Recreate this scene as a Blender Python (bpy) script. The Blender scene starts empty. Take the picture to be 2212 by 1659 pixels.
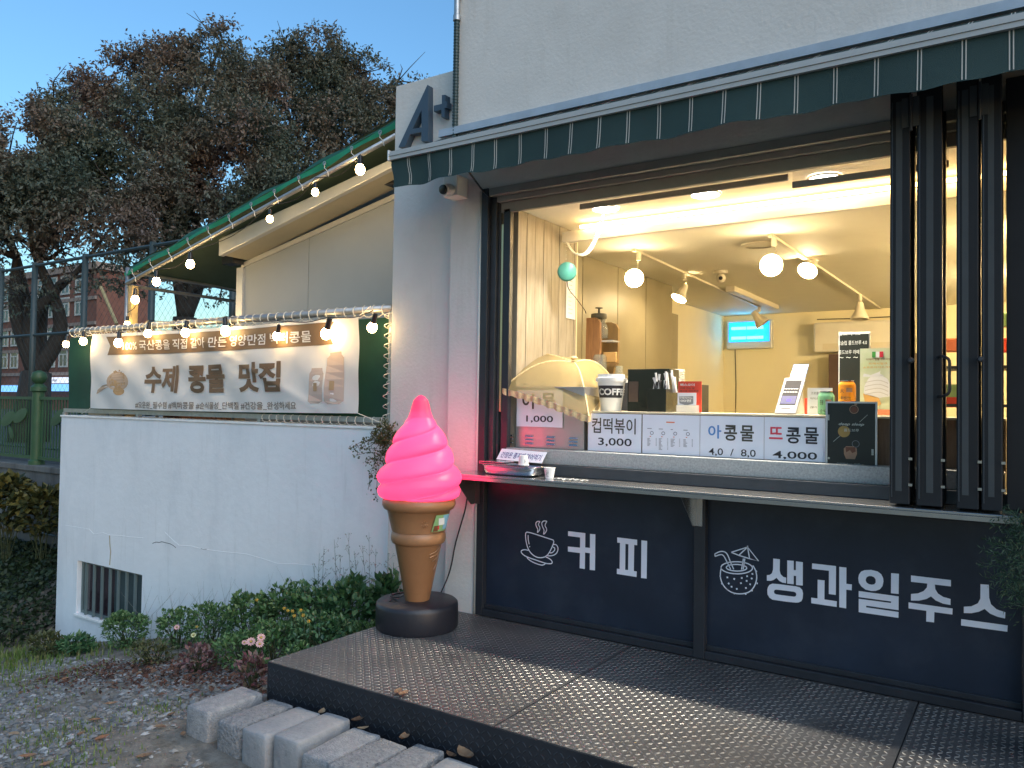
import bpy, bmesh, math, random
import numpy as np
from mathutils import Vector, Matrix, noise
random.seed(7); np.random.seed(7)
S = bpy.context.scene
COL = S.collection
R_ = math.radians
# ---------------------------------------------------------------- camera
FPX, YAW, PITCH, ROLL = 1699.29, .584233, .0259756, .0146815
CAM = np.array([3.095, -4.291, 1.65])
_F = np.array([-math.sin(YAW)*math.cos(PITCH), math.cos(YAW)*math.cos(PITCH), math.sin(PITCH)])
_r = np.array([math.cos(YAW), math.sin(YAW), 0.]); _u = np.cross(_r, _F)
_R = _r*math.cos(ROLL)+_u*math.sin(ROLL); _U = -_r*math.sin(ROLL)+_u*math.cos(ROLL)
def on(ax, v, x, y):
    """point of the photo (2212 x 1659 grid) on the world plane axis ax = v"""
    d = _F+_R*(x-1106)/FPX-_U*(y-829.5)/FPX
    return CAM+d*((v-CAM[ax])/d[ax])
def far(dist, x, y):
    d = _F+_R*(x-1106)/FPX-_U*(y-829.5)/FPX
    return CAM+d*dist
cd = bpy.data.cameras.new('camera'); cam = bpy.data.objects.new('camera', cd); COL.objects.link(cam)
cd.sensor_width = 36; cd.lens = 36*FPX/2212; cd.clip_end = 600; cd.clip_start = .05
cam.matrix_world = Matrix(((_R[0], _U[0], -_F[0], CAM[0]), (_R[1], _U[1], -_F[1], CAM[1]), (_R[2], _U[2], -_F[2], CAM[2]), (0, 0, 0, 1)))
S.camera = cam
# ---------------------------------------------------------------- sky, sun, exposure
SUN_EL, SUN_ROT = 3.3, 110.0
w = bpy.data.worlds.new('World'); S.world = w; w.use_nodes = True
nt = w.node_tree; bg = nt.nodes['Background']
sk = nt.nodes.new('ShaderNodeTexSky'); sk.sky_type = 'NISHITA'; sk.sun_disc = False
sk.sun_elevation = R_(SUN_EL); sk.sun_rotation = R_(SUN_ROT); sk.ozone_density = 3.0; sk.air_density = 1.0; sk.dust_density = .6
nt.links.new(sk.outputs[0], bg.inputs[0]); bg.inputs[1].default_value = .15
sd = bpy.data.lights.new('sun', 'SUN'); sd.energy = .64; sd.angle = R_(70); sd.color = (.82, .91, 1)
so = bpy.data.objects.new('sun', sd); COL.objects.link(so)
az = R_(SUN_ROT); el = R_(38)
sdir = Vector((math.sin(az)*math.cos(el), math.cos(az)*math.cos(el), math.sin(el)))
so.rotation_euler = (-sdir).to_track_quat('-Z', 'Y').to_euler(); so.location = (6, -8, 9)
S.view_settings.view_transform = 'Standard'; S.view_settings.look = 'None'
S.view_settings.gamma = 1; S.view_settings.use_curve_mapping = False
S.view_settings.exposure = 1.88
LS = .6          # common strength of all lit lamps
# ---------------------------------------------------------------- materials
MATS = {}
def rgb(c): return (c[0], c[1], c[2], 1)
def mat(name, col, rough=.6, metal=0, var=.12, vs=6, bump=0, bs=60, emit=0, ecol=None, spec=.5, alpha=1, trans=0, attr=None, sub=0, stretch=None, col2=None, coat=0):
    if name in MATS: return MATS[name]
    m = bpy.data.materials.new(name); m.use_nodes = True; MATS[name] = m
    t = m.node_tree; N = t.nodes; L = t.links; b = N['Principled BSDF']
    b.inputs['Roughness'].default_value = rough; b.inputs['Metallic'].default_value = metal
    b.inputs['Specular IOR Level'].default_value = spec
    if coat: b.inputs['Coat Weight'].default_value = coat
    tc = N.new('ShaderNodeTexCoord'); src = tc.outputs['Object']
    if stretch:
        mp = N.new('ShaderNodeMapping'); mp.inputs['Scale'].default_value = stretch
        L.new(src, mp.inputs[0]); src = mp.outputs[0]
    if attr:
        at = N.new('ShaderNodeAttribute'); at.attribute_name = 'rnd'
        cr = N.new('ShaderNodeValToRGB'); L.new(at.outputs['Fac'], cr.inputs[0])
        cr.color_ramp.elements[0].color = rgb(attr[0]); cr.color_ramp.elements[1].color = rgb(attr[-1])
        for i, c in enumerate(attr[1:-1]):
            e = cr.color_ramp.elements.new((i+1)/(len(attr)-1)); e.color = rgb(c)
        L.new(cr.outputs[0], b.inputs['Base Color'])
    elif var or col2:
        n = N.new('ShaderNodeTexNoise'); n.inputs['Scale'].default_value = vs; n.inputs['Detail'].default_value = 6
        n.inputs['Roughness'].default_value = .65
        L.new(src, n.inputs['Vector'])
        cr = N.new('ShaderNodeValToRGB'); L.new(n.outputs[0], cr.inputs[0])
        cr.color_ramp.elements[0].position = .3; cr.color_ramp.elements[1].position = .7
        if col2 is None:
            a = [max(0, c*(1-var)) for c in col]; c2 = [min(1, c*(1+var)) for c in col]
        else: a, c2 = col, col2
        cr.color_ramp.elements[0].color = rgb(a); cr.color_ramp.elements[1].color = rgb(c2)
        L.new(cr.outputs[0], b.inputs['Base Color'])
    else: b.inputs['Base Color'].default_value = rgb(col)
    if bump:
        n2 = N.new('ShaderNodeTexNoise'); n2.inputs['Scale'].default_value = bs; n2.inputs['Detail'].default_value = 5
        L.new(src, n2.inputs['Vector'])
        bp = N.new('ShaderNodeBump'); bp.inputs['Strength'].default_value = min(1, bump); bp.inputs['Distance'].default_value = .004 if bump <= 1 else .004*bump
        L.new(n2.outputs[0], bp.inputs['Height']); L.new(bp.outputs[0], b.inputs['Normal'])
    if emit:
        b.inputs['Emission Color'].default_value = rgb(ecol or col); b.inputs['Emission Strength'].default_value = emit
    if alpha < 1: b.inputs['Alpha'].default_value = alpha
    if trans: b.inputs['Transmission Weight'].default_value = trans
    if sub:
        tr = N.new('ShaderNodeBsdfTranslucent'); mx = N.new('ShaderNodeMixShader'); mx.inputs[0].default_value = sub
        lk = b.inputs['Base Color'].links
        if lk: L.new(lk[0].from_socket, tr.inputs[0])
        else: tr.inputs[0].default_value = rgb(col)
        L.new(b.outputs[0], mx.inputs[1]); L.new(tr.outputs[0], mx.inputs[2]); L.new(mx.outputs[0], N['Material Output'].inputs[0])
    return m
def grime(m, scale, dark, amount, stretch=(1, 1, 1), lo=.5, hi=.75, detail=8):
    """dirt, streaks or worn patches multiplied into the base colour"""
    t = m.node_tree; N = t.nodes; L = t.links; b = N['Principled BSDF']; lk = b.inputs['Base Color'].links
    tc = N.new('ShaderNodeTexCoord'); mp = N.new('ShaderNodeMapping'); mp.inputs['Scale'].default_value = stretch; L.new(tc.outputs['Object'], mp.inputs[0])
    n = N.new('ShaderNodeTexNoise'); n.inputs['Scale'].default_value = scale; n.inputs['Detail'].default_value = detail; n.inputs['Roughness'].default_value = .7; L.new(mp.outputs[0], n.inputs['Vector'])
    cr = N.new('ShaderNodeMapRange'); cr.inputs[1].default_value = lo; cr.inputs[2].default_value = hi; cr.inputs[3].default_value = 0; cr.inputs[4].default_value = amount; L.new(n.outputs[0], cr.inputs[0])
    mx = N.new('ShaderNodeMix'); mx.data_type = 'RGBA'; L.new(cr.outputs[0], mx.inputs['Factor'])
    if lk: L.new(lk[0].from_socket, mx.inputs['A'])
    else: mx.inputs['A'].default_value = b.inputs['Base Color'].default_value
    mx.inputs['B'].default_value = rgb(dark); L.new(mx.outputs['Result'], b.inputs['Base Color']); return m
# ---------------------------------------------------------------- geometry helpers
WLOC = {}
def tag(o, label=None, cat=None, group=None, kind=None):
    if label: o['label'] = label
    if cat: o['category'] = cat
    if group: o['group'] = group
    if kind: o['kind'] = kind
    return o
def thing(name, loc, label, cat, group=None, kind=None):
    o = bpy.data.objects.new(name, None); COL.objects.link(o); o.location = Vector([float(v) for v in loc]); o.empty_display_size = .1
    WLOC[o.name] = np.array(loc, float); tag(o, label, cat, group, kind); return o
class MB:
    def __init__(s): s.v = []; s.f = []; s.rnd = []
    def add(s, vs, fs):
        b = len(s.v); s.v += [tuple(map(float, q)) for q in vs]; s.f += [tuple(i+b for i in f) for f in fs]; return s
    def box(s, a, b):
        x0, y0, z0 = a; x1, y1, z1 = b
        return s.add([(x0, y0, z0), (x1, y0, z0), (x1, y1, z0), (x0, y1, z0), (x0, y0, z1), (x1, y0, z1), (x1, y1, z1), (x0, y1, z1)],
                     [(3, 2, 1, 0), (4, 5, 6, 7), (0, 1, 5, 4), (1, 2, 6, 5), (2, 3, 7, 6), (3, 0, 4, 7)])
    def obox(s, O, U, V, W):
        O, U, V, W = [np.array(q, float) for q in (O, U, V, W)]
        p = [O, O+U, O+U+V, O+V, O+W, O+U+W, O+U+V+W, O+V+W]
        fs = [(3, 2, 1, 0), (4, 5, 6, 7), (0, 1, 5, 4), (1, 2, 6, 5), (2, 3, 7, 6), (3, 0, 4, 7)]
        if np.dot(np.cross(U, V), W) < 0: fs = [f[::-1] for f in fs]
        return s.add(p, fs)
    def tube(s, pts, r, n=8, cap=True):
        pts = [np.array(p, float) for p in pts]; rs = r if hasattr(r, '__len__') else [r]*len(pts)
        up = np.array([0, 0, 1.]); rings = []; b = len(s.v); prev = None
        for i, p in enumerate(pts):
            t = pts[min(i+1, len(pts)-1)]-pts[max(i-1, 0)]; t = t/(np.linalg.norm(t)+1e-9)
            a = np.cross(t, up if prev is None else prev)
            if np.linalg.norm(a) < 1e-3: a = np.cross(t, [1, 0, 0])
            a /= np.linalg.norm(a); c = np.cross(a, t); prev = c if prev is not None else c
            for k in range(n):
                an = 2*math.pi*k/n; s.v.append(tuple(p+rs[i]*(a*math.cos(an)+c*math.sin(an))))
        for i in range(len(pts)-1):
            for k in range(n):
                k2 = (k+1) % n; s.f.append((b+i*n+k, b+(i+1)*n+k, b+(i+1)*n+k2, b+i*n+k2))
        if cap:
            s.f.append(tuple(b+k for k in range(n))); s.f.append(tuple(b+(len(pts)-1)*n+k for k in range(n-1, -1, -1)))
        return s
    def lathe(s, prof, c=(0, 0, 0), n=32, axis=None, cap=True):
        """prof: (r, h) along axis"""
        c = np.array(c, float); ax = np.array(axis if axis is not None else (0, 0, 1), float); ax /= np.linalg.norm(ax)
        a = np.cross(ax, [0, 1, 0] if abs(ax[1]) < .9 else [1, 0, 0]); a /= np.linalg.norm(a); d = np.cross(ax, a); b = len(s.v)
        for r, h in prof:
            for k in range(n):
                an = 2*math.pi*k/n; s.v.append(tuple(c+ax*h+r*(a*math.cos(an)+d*math.sin(an))))
        for i in range(len(prof)-1):
            for k in range(n):
                k2 = (k+1) % n; s.f.append((b+i*n+k, b+i*n+k2, b+(i+1)*n+k2, b+(i+1)*n+k))
        if cap:
            if prof[0][0] > 1e-4: s.f.append(tuple(b+k for k in range(n-1, -1, -1)))
            if prof[-1][0] > 1e-4: s.f.append(tuple(b+(len(prof)-1)*n+k for k in range(n)))
        return s
    def quad(s, a, b, c, d): return s.add([a, b, c, d], [(0, 1, 2, 3)])
    def sphere(s, c, r, n=16, m=10, sc=(1, 1, 1)):
        c = np.array(c, float); b = len(s.v)
        for i in range(m+1):
            th = math.pi*i/m
            for k in range(n):
                an = 2*math.pi*k/n; s.v.append(tuple(c+r*np.array([math.sin(th)*math.cos(an)*sc[0], math.sin(th)*math.sin(an)*sc[1], math.cos(th)*sc[2]])))
        for i in range(m):
            for k in range(n):
                k2 = (k+1) % n; s.f.append((b+i*n+k, b+(i+1)*n+k, b+(i+1)*n+k2, b+i*n+k2))
        return s
    def grid(s, fn, nu, nv, flip=False):
        b = len(s.v)
        for j in range(nv+1):
            for i in range(nu+1): s.v.append(tuple(map(float, fn(i/nu, j/nv))))
        for j in range(nv):
            for i in range(nu):
                q = (b+j*(nu+1)+i, b+j*(nu+1)+i+1, b+(j+1)*(nu+1)+i+1, b+(j+1)*(nu+1)+i); s.f.append(q[::-1] if flip else q)
        return s
    def build(s, name, m, parent=None, smooth=False, bevel=0, seg=2, auto=None, kind=None, merge=False, loc=None):
        v = np.array(s.v, float).reshape(-1, 3)
        if parent is not None: off = WLOC[parent.name]
        elif loc is not None: off = np.array(loc, float)
        else: off = np.array([(v[:, 0].min()+v[:, 0].max())/2, (v[:, 1].min()+v[:, 1].max())/2, v[:, 2].min()])
        me = bpy.data.meshes.new(name); me.from_pydata((v-off).tolist(), [], s.f); me.update()
        if s.rnd:
            at = me.attributes.new('rnd', 'FLOAT', 'FACE'); at.data.foreach_set('value', s.rnd)
        if bevel or merge:
            bm = bmesh.new(); bm.from_mesh(me)
            if merge: bmesh.ops.remove_doubles(bm, verts=bm.verts, dist=1e-5)
            if bevel: bmesh.ops.bevel(bm, geom=[e for e in bm.edges if len(e.link_faces) == 2 and e.calc_face_angle(0) > .6], offset=bevel, segments=seg, affect='EDGES', profile=.5)
            bm.to_mesh(me); bm.free()
        o = bpy.data.objects.new(name, me); COL.objects.link(o); WLOC[o.name] = off
        if m is not None: me.materials.append(m)
        if smooth:
            for p in me.polygons: p.use_smooth = True
        if auto:
            for p in me.polygons: p.use_smooth = True
            me.set_sharp_from_angle(angle=R_(auto))
        if parent is not None: o.parent = parent
        else: o.location = Vector(off.tolist())
        if kind: o['kind'] = kind
        return o
def dup(root, loc, label=None, rz=None, group=None, scale=None):
    def cp(o, par):
        c = o.copy(); COL.objects.link(c)
        for k in list(c.keys()):
            if k in ('label', 'category') and par is not None: pass
        if par is not None: c.parent = par
        for ch in [q for q in COL.objects if q.parent == o and q != c]: cp(ch, c)
        return c
    c = cp(root, None); c.location = Vector([float(v) for v in loc]); WLOC[c.name] = np.array(loc, float)
    if label: c['label'] = label
    if group: c['group'] = group
    if rz is not None: c.rotation_euler[2] = rz
    if scale is not None: c.scale = (scale,)*3 if not hasattr(scale, '__len__') else scale
    return c
def curve_mesh(loops, ext=0):
    cu = bpy.data.curves.new('tmp', 'CURVE'); cu.dimensions = '2D'; cu.fill_mode = 'BOTH'; cu.extrude = ext
    for lp in loops:
        sp = cu.splines.new('POLY'); sp.points.add(len(lp)-1); sp.use_cyclic_u = True
        for p, (x, y) in zip(sp.points, lp): p.co = (x, y, 0, 1)
    o = bpy.data.objects.new('tmp', cu); me = bpy.data.meshes.new_from_object(o)
    vs = [tuple(v.co) for v in me.vertices]; fs = [tuple(p.vertices) for p in me.polygons]
    bpy.data.objects.remove(o); bpy.data.curves.remove(cu); bpy.data.meshes.remove(me); return vs, fs
_tc = {}
def text_mesh(s, bold=0, sp=1, shear=0):
    k = (s, bold, sp, shear)
    if k in _tc: return _tc[k]
    cu = bpy.data.curves.new('tmp', 'FONT'); cu.body = s; cu.offset = bold; cu.space_character = sp; cu.resolution_u = 3; cu.shear = shear
    cu.fill_mode = 'FRONT' if hasattr(cu, 'fill_mode') else cu.fill_mode
    o = bpy.data.objects.new('tmp', cu); me = bpy.data.meshes.new_from_object(o)
    vs = np.array([tuple(v.co) for v in me.vertices]).reshape(-1, 3); fs = [tuple(p.vertices) for p in me.polygons]
    bpy.data.objects.remove(o); bpy.data.curves.remove(cu); bpy.data.meshes.remove(me); _tc[k] = (vs, fs); return vs, fs
def put_text(s, O, U, V, m, parent, bold=0, sp=1, name='lettering', fn=None, shear=0, mb=None):
    """text filling the parallelogram O, O+U, O+V"""
    vs, fs = text_mesh(s, bold, sp, shear)
    if len(vs) == 0: return None
    lo = vs.min(0); hi = vs.max(0); O, U, V = [np.array(q, float) for q in (O, U, V)]
    if fn is not None and fn.__code__.co_names[:1] == ('wave',):
        bm = bmesh.new(); bv = [bm.verts.new(tuple(p)) for p in vs]
        for f in fs:
            try: bm.faces.new([bv[i] for i in f])
            except ValueError: pass
        sx_ = np.linalg.norm(U)/(hi[0]-lo[0]); bmesh.ops.triangulate(bm, faces=bm.faces[:])
        for _ in range(4):
            ed = [e for e in bm.edges if e.calc_length()*sx_ > .035]
            if not ed: break
            bmesh.ops.subdivide_edges(bm, edges=ed, cuts=1); bmesh.ops.triangulate(bm, faces=[f for f in bm.faces if len(f.verts) > 3])
        bm.verts.index_update(); vs = np.array([tuple(v.co) for v in bm.verts]); fs = [tuple(v.index for v in f.verts) for f in bm.faces]; bm.free()
    out = []
    for p in vs:
        a = (p[0]-lo[0])/(hi[0]-lo[0]); b = (p[1]-lo[1])/(hi[1]-lo[1]); q = O+U*a+V*b
        if fn is not None: q = fn(q)
        out.append(q)
    M = mb if mb is not None else MB(); M.add(out, fs)
    if mb is not None: return mb
    return M.build(name, m, parent)
def prect(Y, x0, y0, x1, y1):
    """rectangle on plane Y from photo corners top-left, bottom-right -> O (bottom-left), U, V"""
    a = on(1, Y, x0, y0); b = on(1, Y, x1, y1)
    return np.array([a[0], Y, b[2]]), np.array([b[0]-a[0], 0, 0]), np.array([0, 0, a[2]-b[2]])
def px_loops(loops, Y, k=1, ox=0, oy=0):
    out = []
    for lp in loops:
        q = [on(1, Y, x*k+ox, y*k+oy) for x, y in lp]; out.append([(p[0], p[2]) for p in q])
    return out
def decal(loops, Y, m, parent, k=1, ox=0, oy=0, ext=0, name='lettering', M=None, fn=None):
    own = M is None; M = M or MB()
    vs, fs = curve_mesh(px_loops(loops, Y, k, ox, oy), ext)
    pts = [(v[0], Y-v[2], v[1]) for v in vs]
    if fn: pts = [fn(np.array(p)) for p in pts]
    M.add(pts, fs)
    return M.build(name, m, parent) if own else M
def stroke(M, pts, wd, closed=False, fn=None):
    """flat ribbon in an X-Z plane; pts = 3D points with the same Y"""
    P = [np.array(p, float) for p in pts]; n = len(P); L = []; 
    for i in range(n):
        a = P[i-1] if (i > 0 or closed) else P[i]; b = P[(i+1) % n] if (i < n-1 or closed) else P[i]
        t = b-a; t[1] = 0; t /= (np.linalg.norm(t)+1e-9); nn = np.array([-t[2], 0, t[0]])
        L.append((P[i]+nn*wd/2, P[i]-nn*wd/2))
    b = len(M.v)
    for a, c in L: M.v += [tuple(a), tuple(c)]
    for i in range(n-(0 if closed else 1)):
        j = (i+1) % n; M.f.append((b+2*i, b+2*i+1, b+2*j+1, b+2*j))
    return M
def smoothpts(pts, k=4):
    out = []; P = [np.array(p, float) for p in pts]
    for i in range(len(P)-1):
        p0 = P[max(i-1, 0)]; p1 = P[i]; p2 = P[i+1]; p3 = P[min(i+2, len(P)-1)]
        for j in range(k):
            t = j/k; out.append(.5*((2*p1)+(-p0+p2)*t+(2*p0-5*p1+4*p2-p3)*t*t+(-p0+3*p1-3*p2+p3)*t**3))
    out.append(P[-1]); return out
# common materials
m_plaster = mat('cream_plaster', (.61, .60, .57), .85, var=.05, vs=2.5, bump=.8, bs=45)
m_white = mat('white_paint', (.76, .78, .80), .8, var=.05, vs=1.3, bump=.7, bs=14)
m_black = mat('black_metal', (.020, .023, .030), .38, var=.2, vs=8, bump=.15, bs=80)
m_dark = mat('dark_bronze_metal', (.045, .05, .058), .42, metal=.3, var=.15, vs=10)
m_navy = mat('navy_panel', (.014, .022, .040), .30, var=.25, vs=2, bump=.1, bs=5)
m_letter = mat('white_vinyl', (.72, .76, .85), .5, var=.04)
m_steel = mat('stainless_steel', (.55, .56, .57), .25, metal=1, var=.08, vs=14, bump=.12, bs=9)
m_paper = mat('white_paper', (.74, .76, .83), .6, var=.03, vs=5)
m_ink = mat('black_ink', (.02, .02, .025), .5, var=0)
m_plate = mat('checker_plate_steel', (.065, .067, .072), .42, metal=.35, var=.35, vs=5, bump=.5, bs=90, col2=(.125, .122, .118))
m_lug = mat('worn_highlight_lug_steel', (.18, .178, .172), .40, metal=.5, var=.4, vs=4, col2=(.38, .37, .35))  # worn lugs, lightened further in colour to strengthen their highlights
m_concrete = mat('block_concrete', (.19, .195, .21), .9, var=.25, vs=22, bump=2.2, bs=110, col2=(.33, .33, .33))
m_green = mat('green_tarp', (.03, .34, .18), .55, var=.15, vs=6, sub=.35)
m_galv = mat('galvanised_pipe', (.42, .43, .43), .4, metal=.8, var=.15, vs=20)
m_ivory = mat('ivory_plastic', (.72, .70, .64), .45, var=.03)
m_gloss = mat('black_plastic', (.012, .012, .014), .3, var=.1)
m_rope = mat('white_rope', (.7, .68, .6), .8, var=.1)
m_wood = mat('brown_wood', (.20, .09, .035), .5, var=.3, vs=6, stretch=(8, 8, 1), col2=(.34, .17, .07))
m_bulb = mat('lit_bulb', (1, .86, .6), .3, var=0, emit=32*LS, ecol=(1, .66, .28))
m_leaf_t = mat('autumn_tree_leaf', (.1, .1, .1), .6, attr=[(.06, .085, .06), (.10, .115, .08), (.14, .13, .095), (.18, .13, .095), (.14, .10, .085)], sub=.25)
m_bark = mat('dark_bark', (.035, .028, .022), .9, var=.3, vs=8, bump=1, bs=30)
grime(m_white, 1.1, (.46, .50, .54), .5, (1, 1, .45)); grime(m_white, 9, (.40, .40, .38), .35, (1.6, 1, .12), .56, .8); grime(m_white, 30, (.3, .3, .28), .5, lo=.68, hi=.8)
grime(m_plaster, 7, (.40, .38, .33), .35, (1.5, 1.5, .14), .56, .8); grime(m_plaster, 1.5, (.48, .46, .42), .4)
grime(m_navy, 3, (.045, .055, .075), .5, lo=.5, hi=.8); grime(m_navy, 60, (.12, .13, .15), .5, lo=.70, hi=.8)
grime(m_plate, 2.2, (.035, .035, .038), .75, lo=.45, hi=.7); grime(m_plate, 7, (.20, .19, .165), .45, lo=.56, hi=.8); grime(m_plate, 55, (.34, .33, .3), .7, lo=.71, hi=.78); grime(m_lug, 2.5, (.08, .08, .08), .9, lo=.45, hi=.65)
grime(m_black, 5, (.035, .037, .045), .3, lo=.55, hi=.8)
# ================================================================ GROUND
def gz(x, y):
    z = -.19*max(0, -.6-x)
    z = max(z, -1.12-.02*max(0, -6-x))
    if x < -5.5: z += max(0, min(1, (-5.5-x)/.7))*max(0, min(.75, (y+1.4)*.33))
    z += .028*noise.noise(Vector((x*.9, y*.9, 0)))+.010*noise.noise(Vector((x*4, y*4, 3)))
    if x > -.9 and y > -1.5: z = min(z, .02)
    z -= .055*max(0, min(1, (x+1.2)/.6))*max(0, min(1, (-1.45-y)/.15))
    return z
m_soil = mat('gravelly_soil', (.085, .075, .062), .95, var=.4, vs=12, bump=3, bs=90, col2=(.24, .22, .19))
G = MB()
xs = np.concatenate([np.linspace(-400, -24, 8), np.linspace(-20, -8, 20), np.linspace(-7.8, 5, 110), np.linspace(6, 400, 10)])
ys = np.concatenate([np.linspace(-400, -9, 8), np.linspace(-8, 1.02, 90)])
for y in ys:
    for x in xs: G.v.append((x, y, gz(x, y)))
nx = len(xs)
for j in range(len(ys)-1):
    for i in range(nx-1): G.f.append((j*nx+i, j*nx+i+1, (j+1)*nx+i+1, (j+1)*nx+i))
G.build('ground', m_soil, smooth=True, kind='structure', loc=(0, 0, 0))
TZ = .72
m_road = mat('asphalt', (.045, .046, .05), .9, var=.2, vs=3, bump=.5, bs=80)
MB().box((-400, 1.25, -3), (400, 500, TZ)).build('road', m_road, kind='structure', loc=(0, 0, 0))
# gravel stones (stuff)
def stones(n, cx, cy, sx, sy, smin, smax, seed):
    rs = np.random.RandomState(seed); M = MB()
    base = np.array([(1, 0, 0), (.3, .9, .1), (-.8, .55, 0), (-.8, -.6, 0), (.4, -.9, .05), (.1, 0, .55), (.0, .1, -.5)], float)
    fs = [(0, 1, 5), (1, 2, 5), (2, 3, 5), (3, 4, 5), (4, 0, 5)]
    for _ in range(n):
        x = cx+rs.uniform(-sx, sx); y = cy+rs.uniform(-sy, sy)
        if x > -.36 and y > -1.46: continue
        if y > .0: continue
        if -.56 < x < 2 and -1.95 < y < -1.44: continue
        if noise.noise(Vector((x*1.3, y*1.3, 9))) < -.25 and rs.rand() < .8: continue
        s_ = rs.uniform(smin, smax)*(.6+rs.rand()**3*1.2); a = rs.uniform(0, 6.28); ca, sa = math.cos(a), math.sin(a)
        q = base*rs.uniform(.7, 1.3, base.shape)*[1, .75, .8]
        p = np.stack([q[:, 0]*ca-q[:, 1]*sa, q[:, 0]*sa+q[:, 1]*ca, q[:, 2]], 1)*s_
        M.add(p+[x, y, gz(x, y)+s_*.12], fs); M.rnd += [rs.rand()]*5
    return M
m_stone = mat('grey_gravel', (.2, .2, .2), .85, attr=[(.07, .07, .07), (.14, .145, .15), (.20, .205, .21), (.17, .155, .13), (.36, .37, .38)])
st = stones(26000, -1.9, -1.9, 2.4, 1.3, .007, .021, 3).build('gravel', m_stone, kind='stuff', loc=(0, 0, 0))
st['label'] = 'loose grey gravel spread over the sloping soil'
# grass blades
def blades(M, x, y, z, h, rs, wd=.005, lean=.5):
    a = rs.uniform(0, 6.28); dx, dy = math.cos(a), math.sin(a); l = rs.uniform(.1, lean)*h
    p = np.array([x, y, z]); side = np.array([-dy, dx, 0])*wd
    m = p+np.array([dx*l*.35, dy*l*.35, h*.6]); t = p+np.array([dx*l, dy*l, h])
    M.add([p-side, p+side, m+side*.7, m-side*.7, t], [(0, 1, 2, 3), (3, 2, 4)]); r = rs.rand(); M.rnd += [r, r]
m_grass = mat('grass_blade', (.1, .1, .1), .6, attr=[(.06, .11, .02), (.12, .20, .03), (.20, .26, .06), (.22, .19, .08)], sub=.2)
rs = np.random.RandomState(5); M = MB()
for _ in range(9000):
    x = rs.uniform(-6.6, -2.6); y = rs.uniform(-2.4, -.1)
    if rs.rand() > math.exp(-((x+5.0)/1.1)**2)*1.1: continue
    blades(M, x, y, gz(x, y), rs.uniform(.02, .09), rs)
for cx, cy, r, n in [(-1.1, -2.1, .30, 420), (-1.0, -1.65, .16, 160), (-2.3, -2.0, .5, 400), (-3.2, -1.2, .6, 500), (-1.9, -2.5, .35, 300), (-.6, -2.3, .2, 200), (-3.0, -2.4, .6, 500)]:
    for _ in range(n):
        x = rs.normal(cx, r*.6); y = rs.normal(cy, r*.5); blades(M, x, y, gz(x, y), rs.uniform(.01, .035), rs, .003)
o = M.build('grass', m_grass, kind='stuff', loc=(0, 0, 0)); o['label'] = 'patches of short yellow green grass on the slope'
# ivy bank left of the wall
m_ivy = mat('dark_ivy_leaf', (.1, .1, .1), .6, attr=[(.008, .018, .006), (.014, .03, .010), (.022, .042, .013), (.03, .05, .015)], sub=.2)
def leafquad(M, p, d, nrm, l, w_, r=None, fold=.0):
    p = np.array(p, float); d = np.array(d, float); d /= np.linalg.norm(d)+1e-9; s_ = np.cross(d, nrm); s_ /= np.linalg.norm(s_)+1e-9
    n2 = np.cross(s_, d)
    M.add([p, p+d*l*.45+s_*w_+n2*fold*l, p+d*l, p+d*l*.45-s_*w_+n2*fold*l], [(0, 1, 2), (0, 2, 3)] if fold else [(0, 1, 2, 3)])
    r = random.random() if r is None else r; M.rnd += [r, r] if fold else [r]
def rdir(rs):
    v = rs.normal(size=3); return v/np.linalg.norm(v)
M = MB(); rs = np.random.RandomState(11)
for _ in range(16000):
    x = rs.uniform(-10.5, -5.55); y = rs.uniform(-.6, 1.15)
    if x > -5.6 and y > -.1: continue
    z = gz(x, y)+rs.uniform(0, .14); d = rdir(rs); d[2] = abs(d[2])*.4
    leafquad(M, (x, y, z), d, rdir(rs)+[0, -.6, .9], rs.uniform(.035, .07), rs.uniform(.015, .03), rs.rand())
o = M.build('ivy_ground_cover', m_ivy, kind='stuff', loc=(0, 0, 0)); o['label'] = 'dark ivy covering the bank left of the white wall'
# ================================================================ BACKGROUND: retaining wall, green fence, trees, netting, brick building
m_oldconc = mat('stained_concrete', (.07, .07, .068), .9, var=.5, vs=2, bump=1.5, bs=12, stretch=(2, 2, .6), col2=(.17, .17, .165))
rw = thing('retaining_wall', (-12, 1.1, -1), 'stained grey concrete retaining wall under the green fence', 'wall')
MB().box((-60, 1.02, -2.5), (-5.8, 1.25, TZ-.06)).build('wall_face', m_oldconc, rw)
MB().box((-60, .99, TZ-.06), (-5.8, 1.28, TZ+.02)).build('coping', m_oldconc, rw, bevel=.01)
MB().tube([(-30, .98, -.02), (-14, .98, -.05), (-9, .97, -.10), (-5.9, .98, -.16)], .012, 6).build('cable', m_gloss, rw)
m_fence = mat('green_fence_paint', (.035, .085, .035), .5, var=.2, vs=4)
fe = thing('green_fence', (-9, 1.1, TZ), 'light green steel railing with oval leaf plates on the retaining wall', 'fence')
x = -11.0; i = 0
while x < -5.9:
    MB().tube([(x, 1.1, TZ+.12), (x, 1.1, TZ+.92)], .010, 6).build('bar', m_fence, fe); x += .075; i += 1
for z in (TZ+.11, TZ+.92): MB().box((-14, 1.075, z-.02), (-5.9, 1.125, z+.02)).build('rail', m_fence, fe)
for px_ in (82, -330, -900):
    x0 = on(1, 1.1, px_, 900)[0]
    MB().lathe([(.10, 0), (.10, .05), (.075, .07), (.075, .98), (.10, 1.0), (.10, 1.05), (.05, 1.10), (.085, 1.13), (.10, 1.19), (.08, 1.25), (.02, 1.28)], (x0, 1.1, TZ+.02), 16).build('post', m_fence, fe, auto=40)
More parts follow.
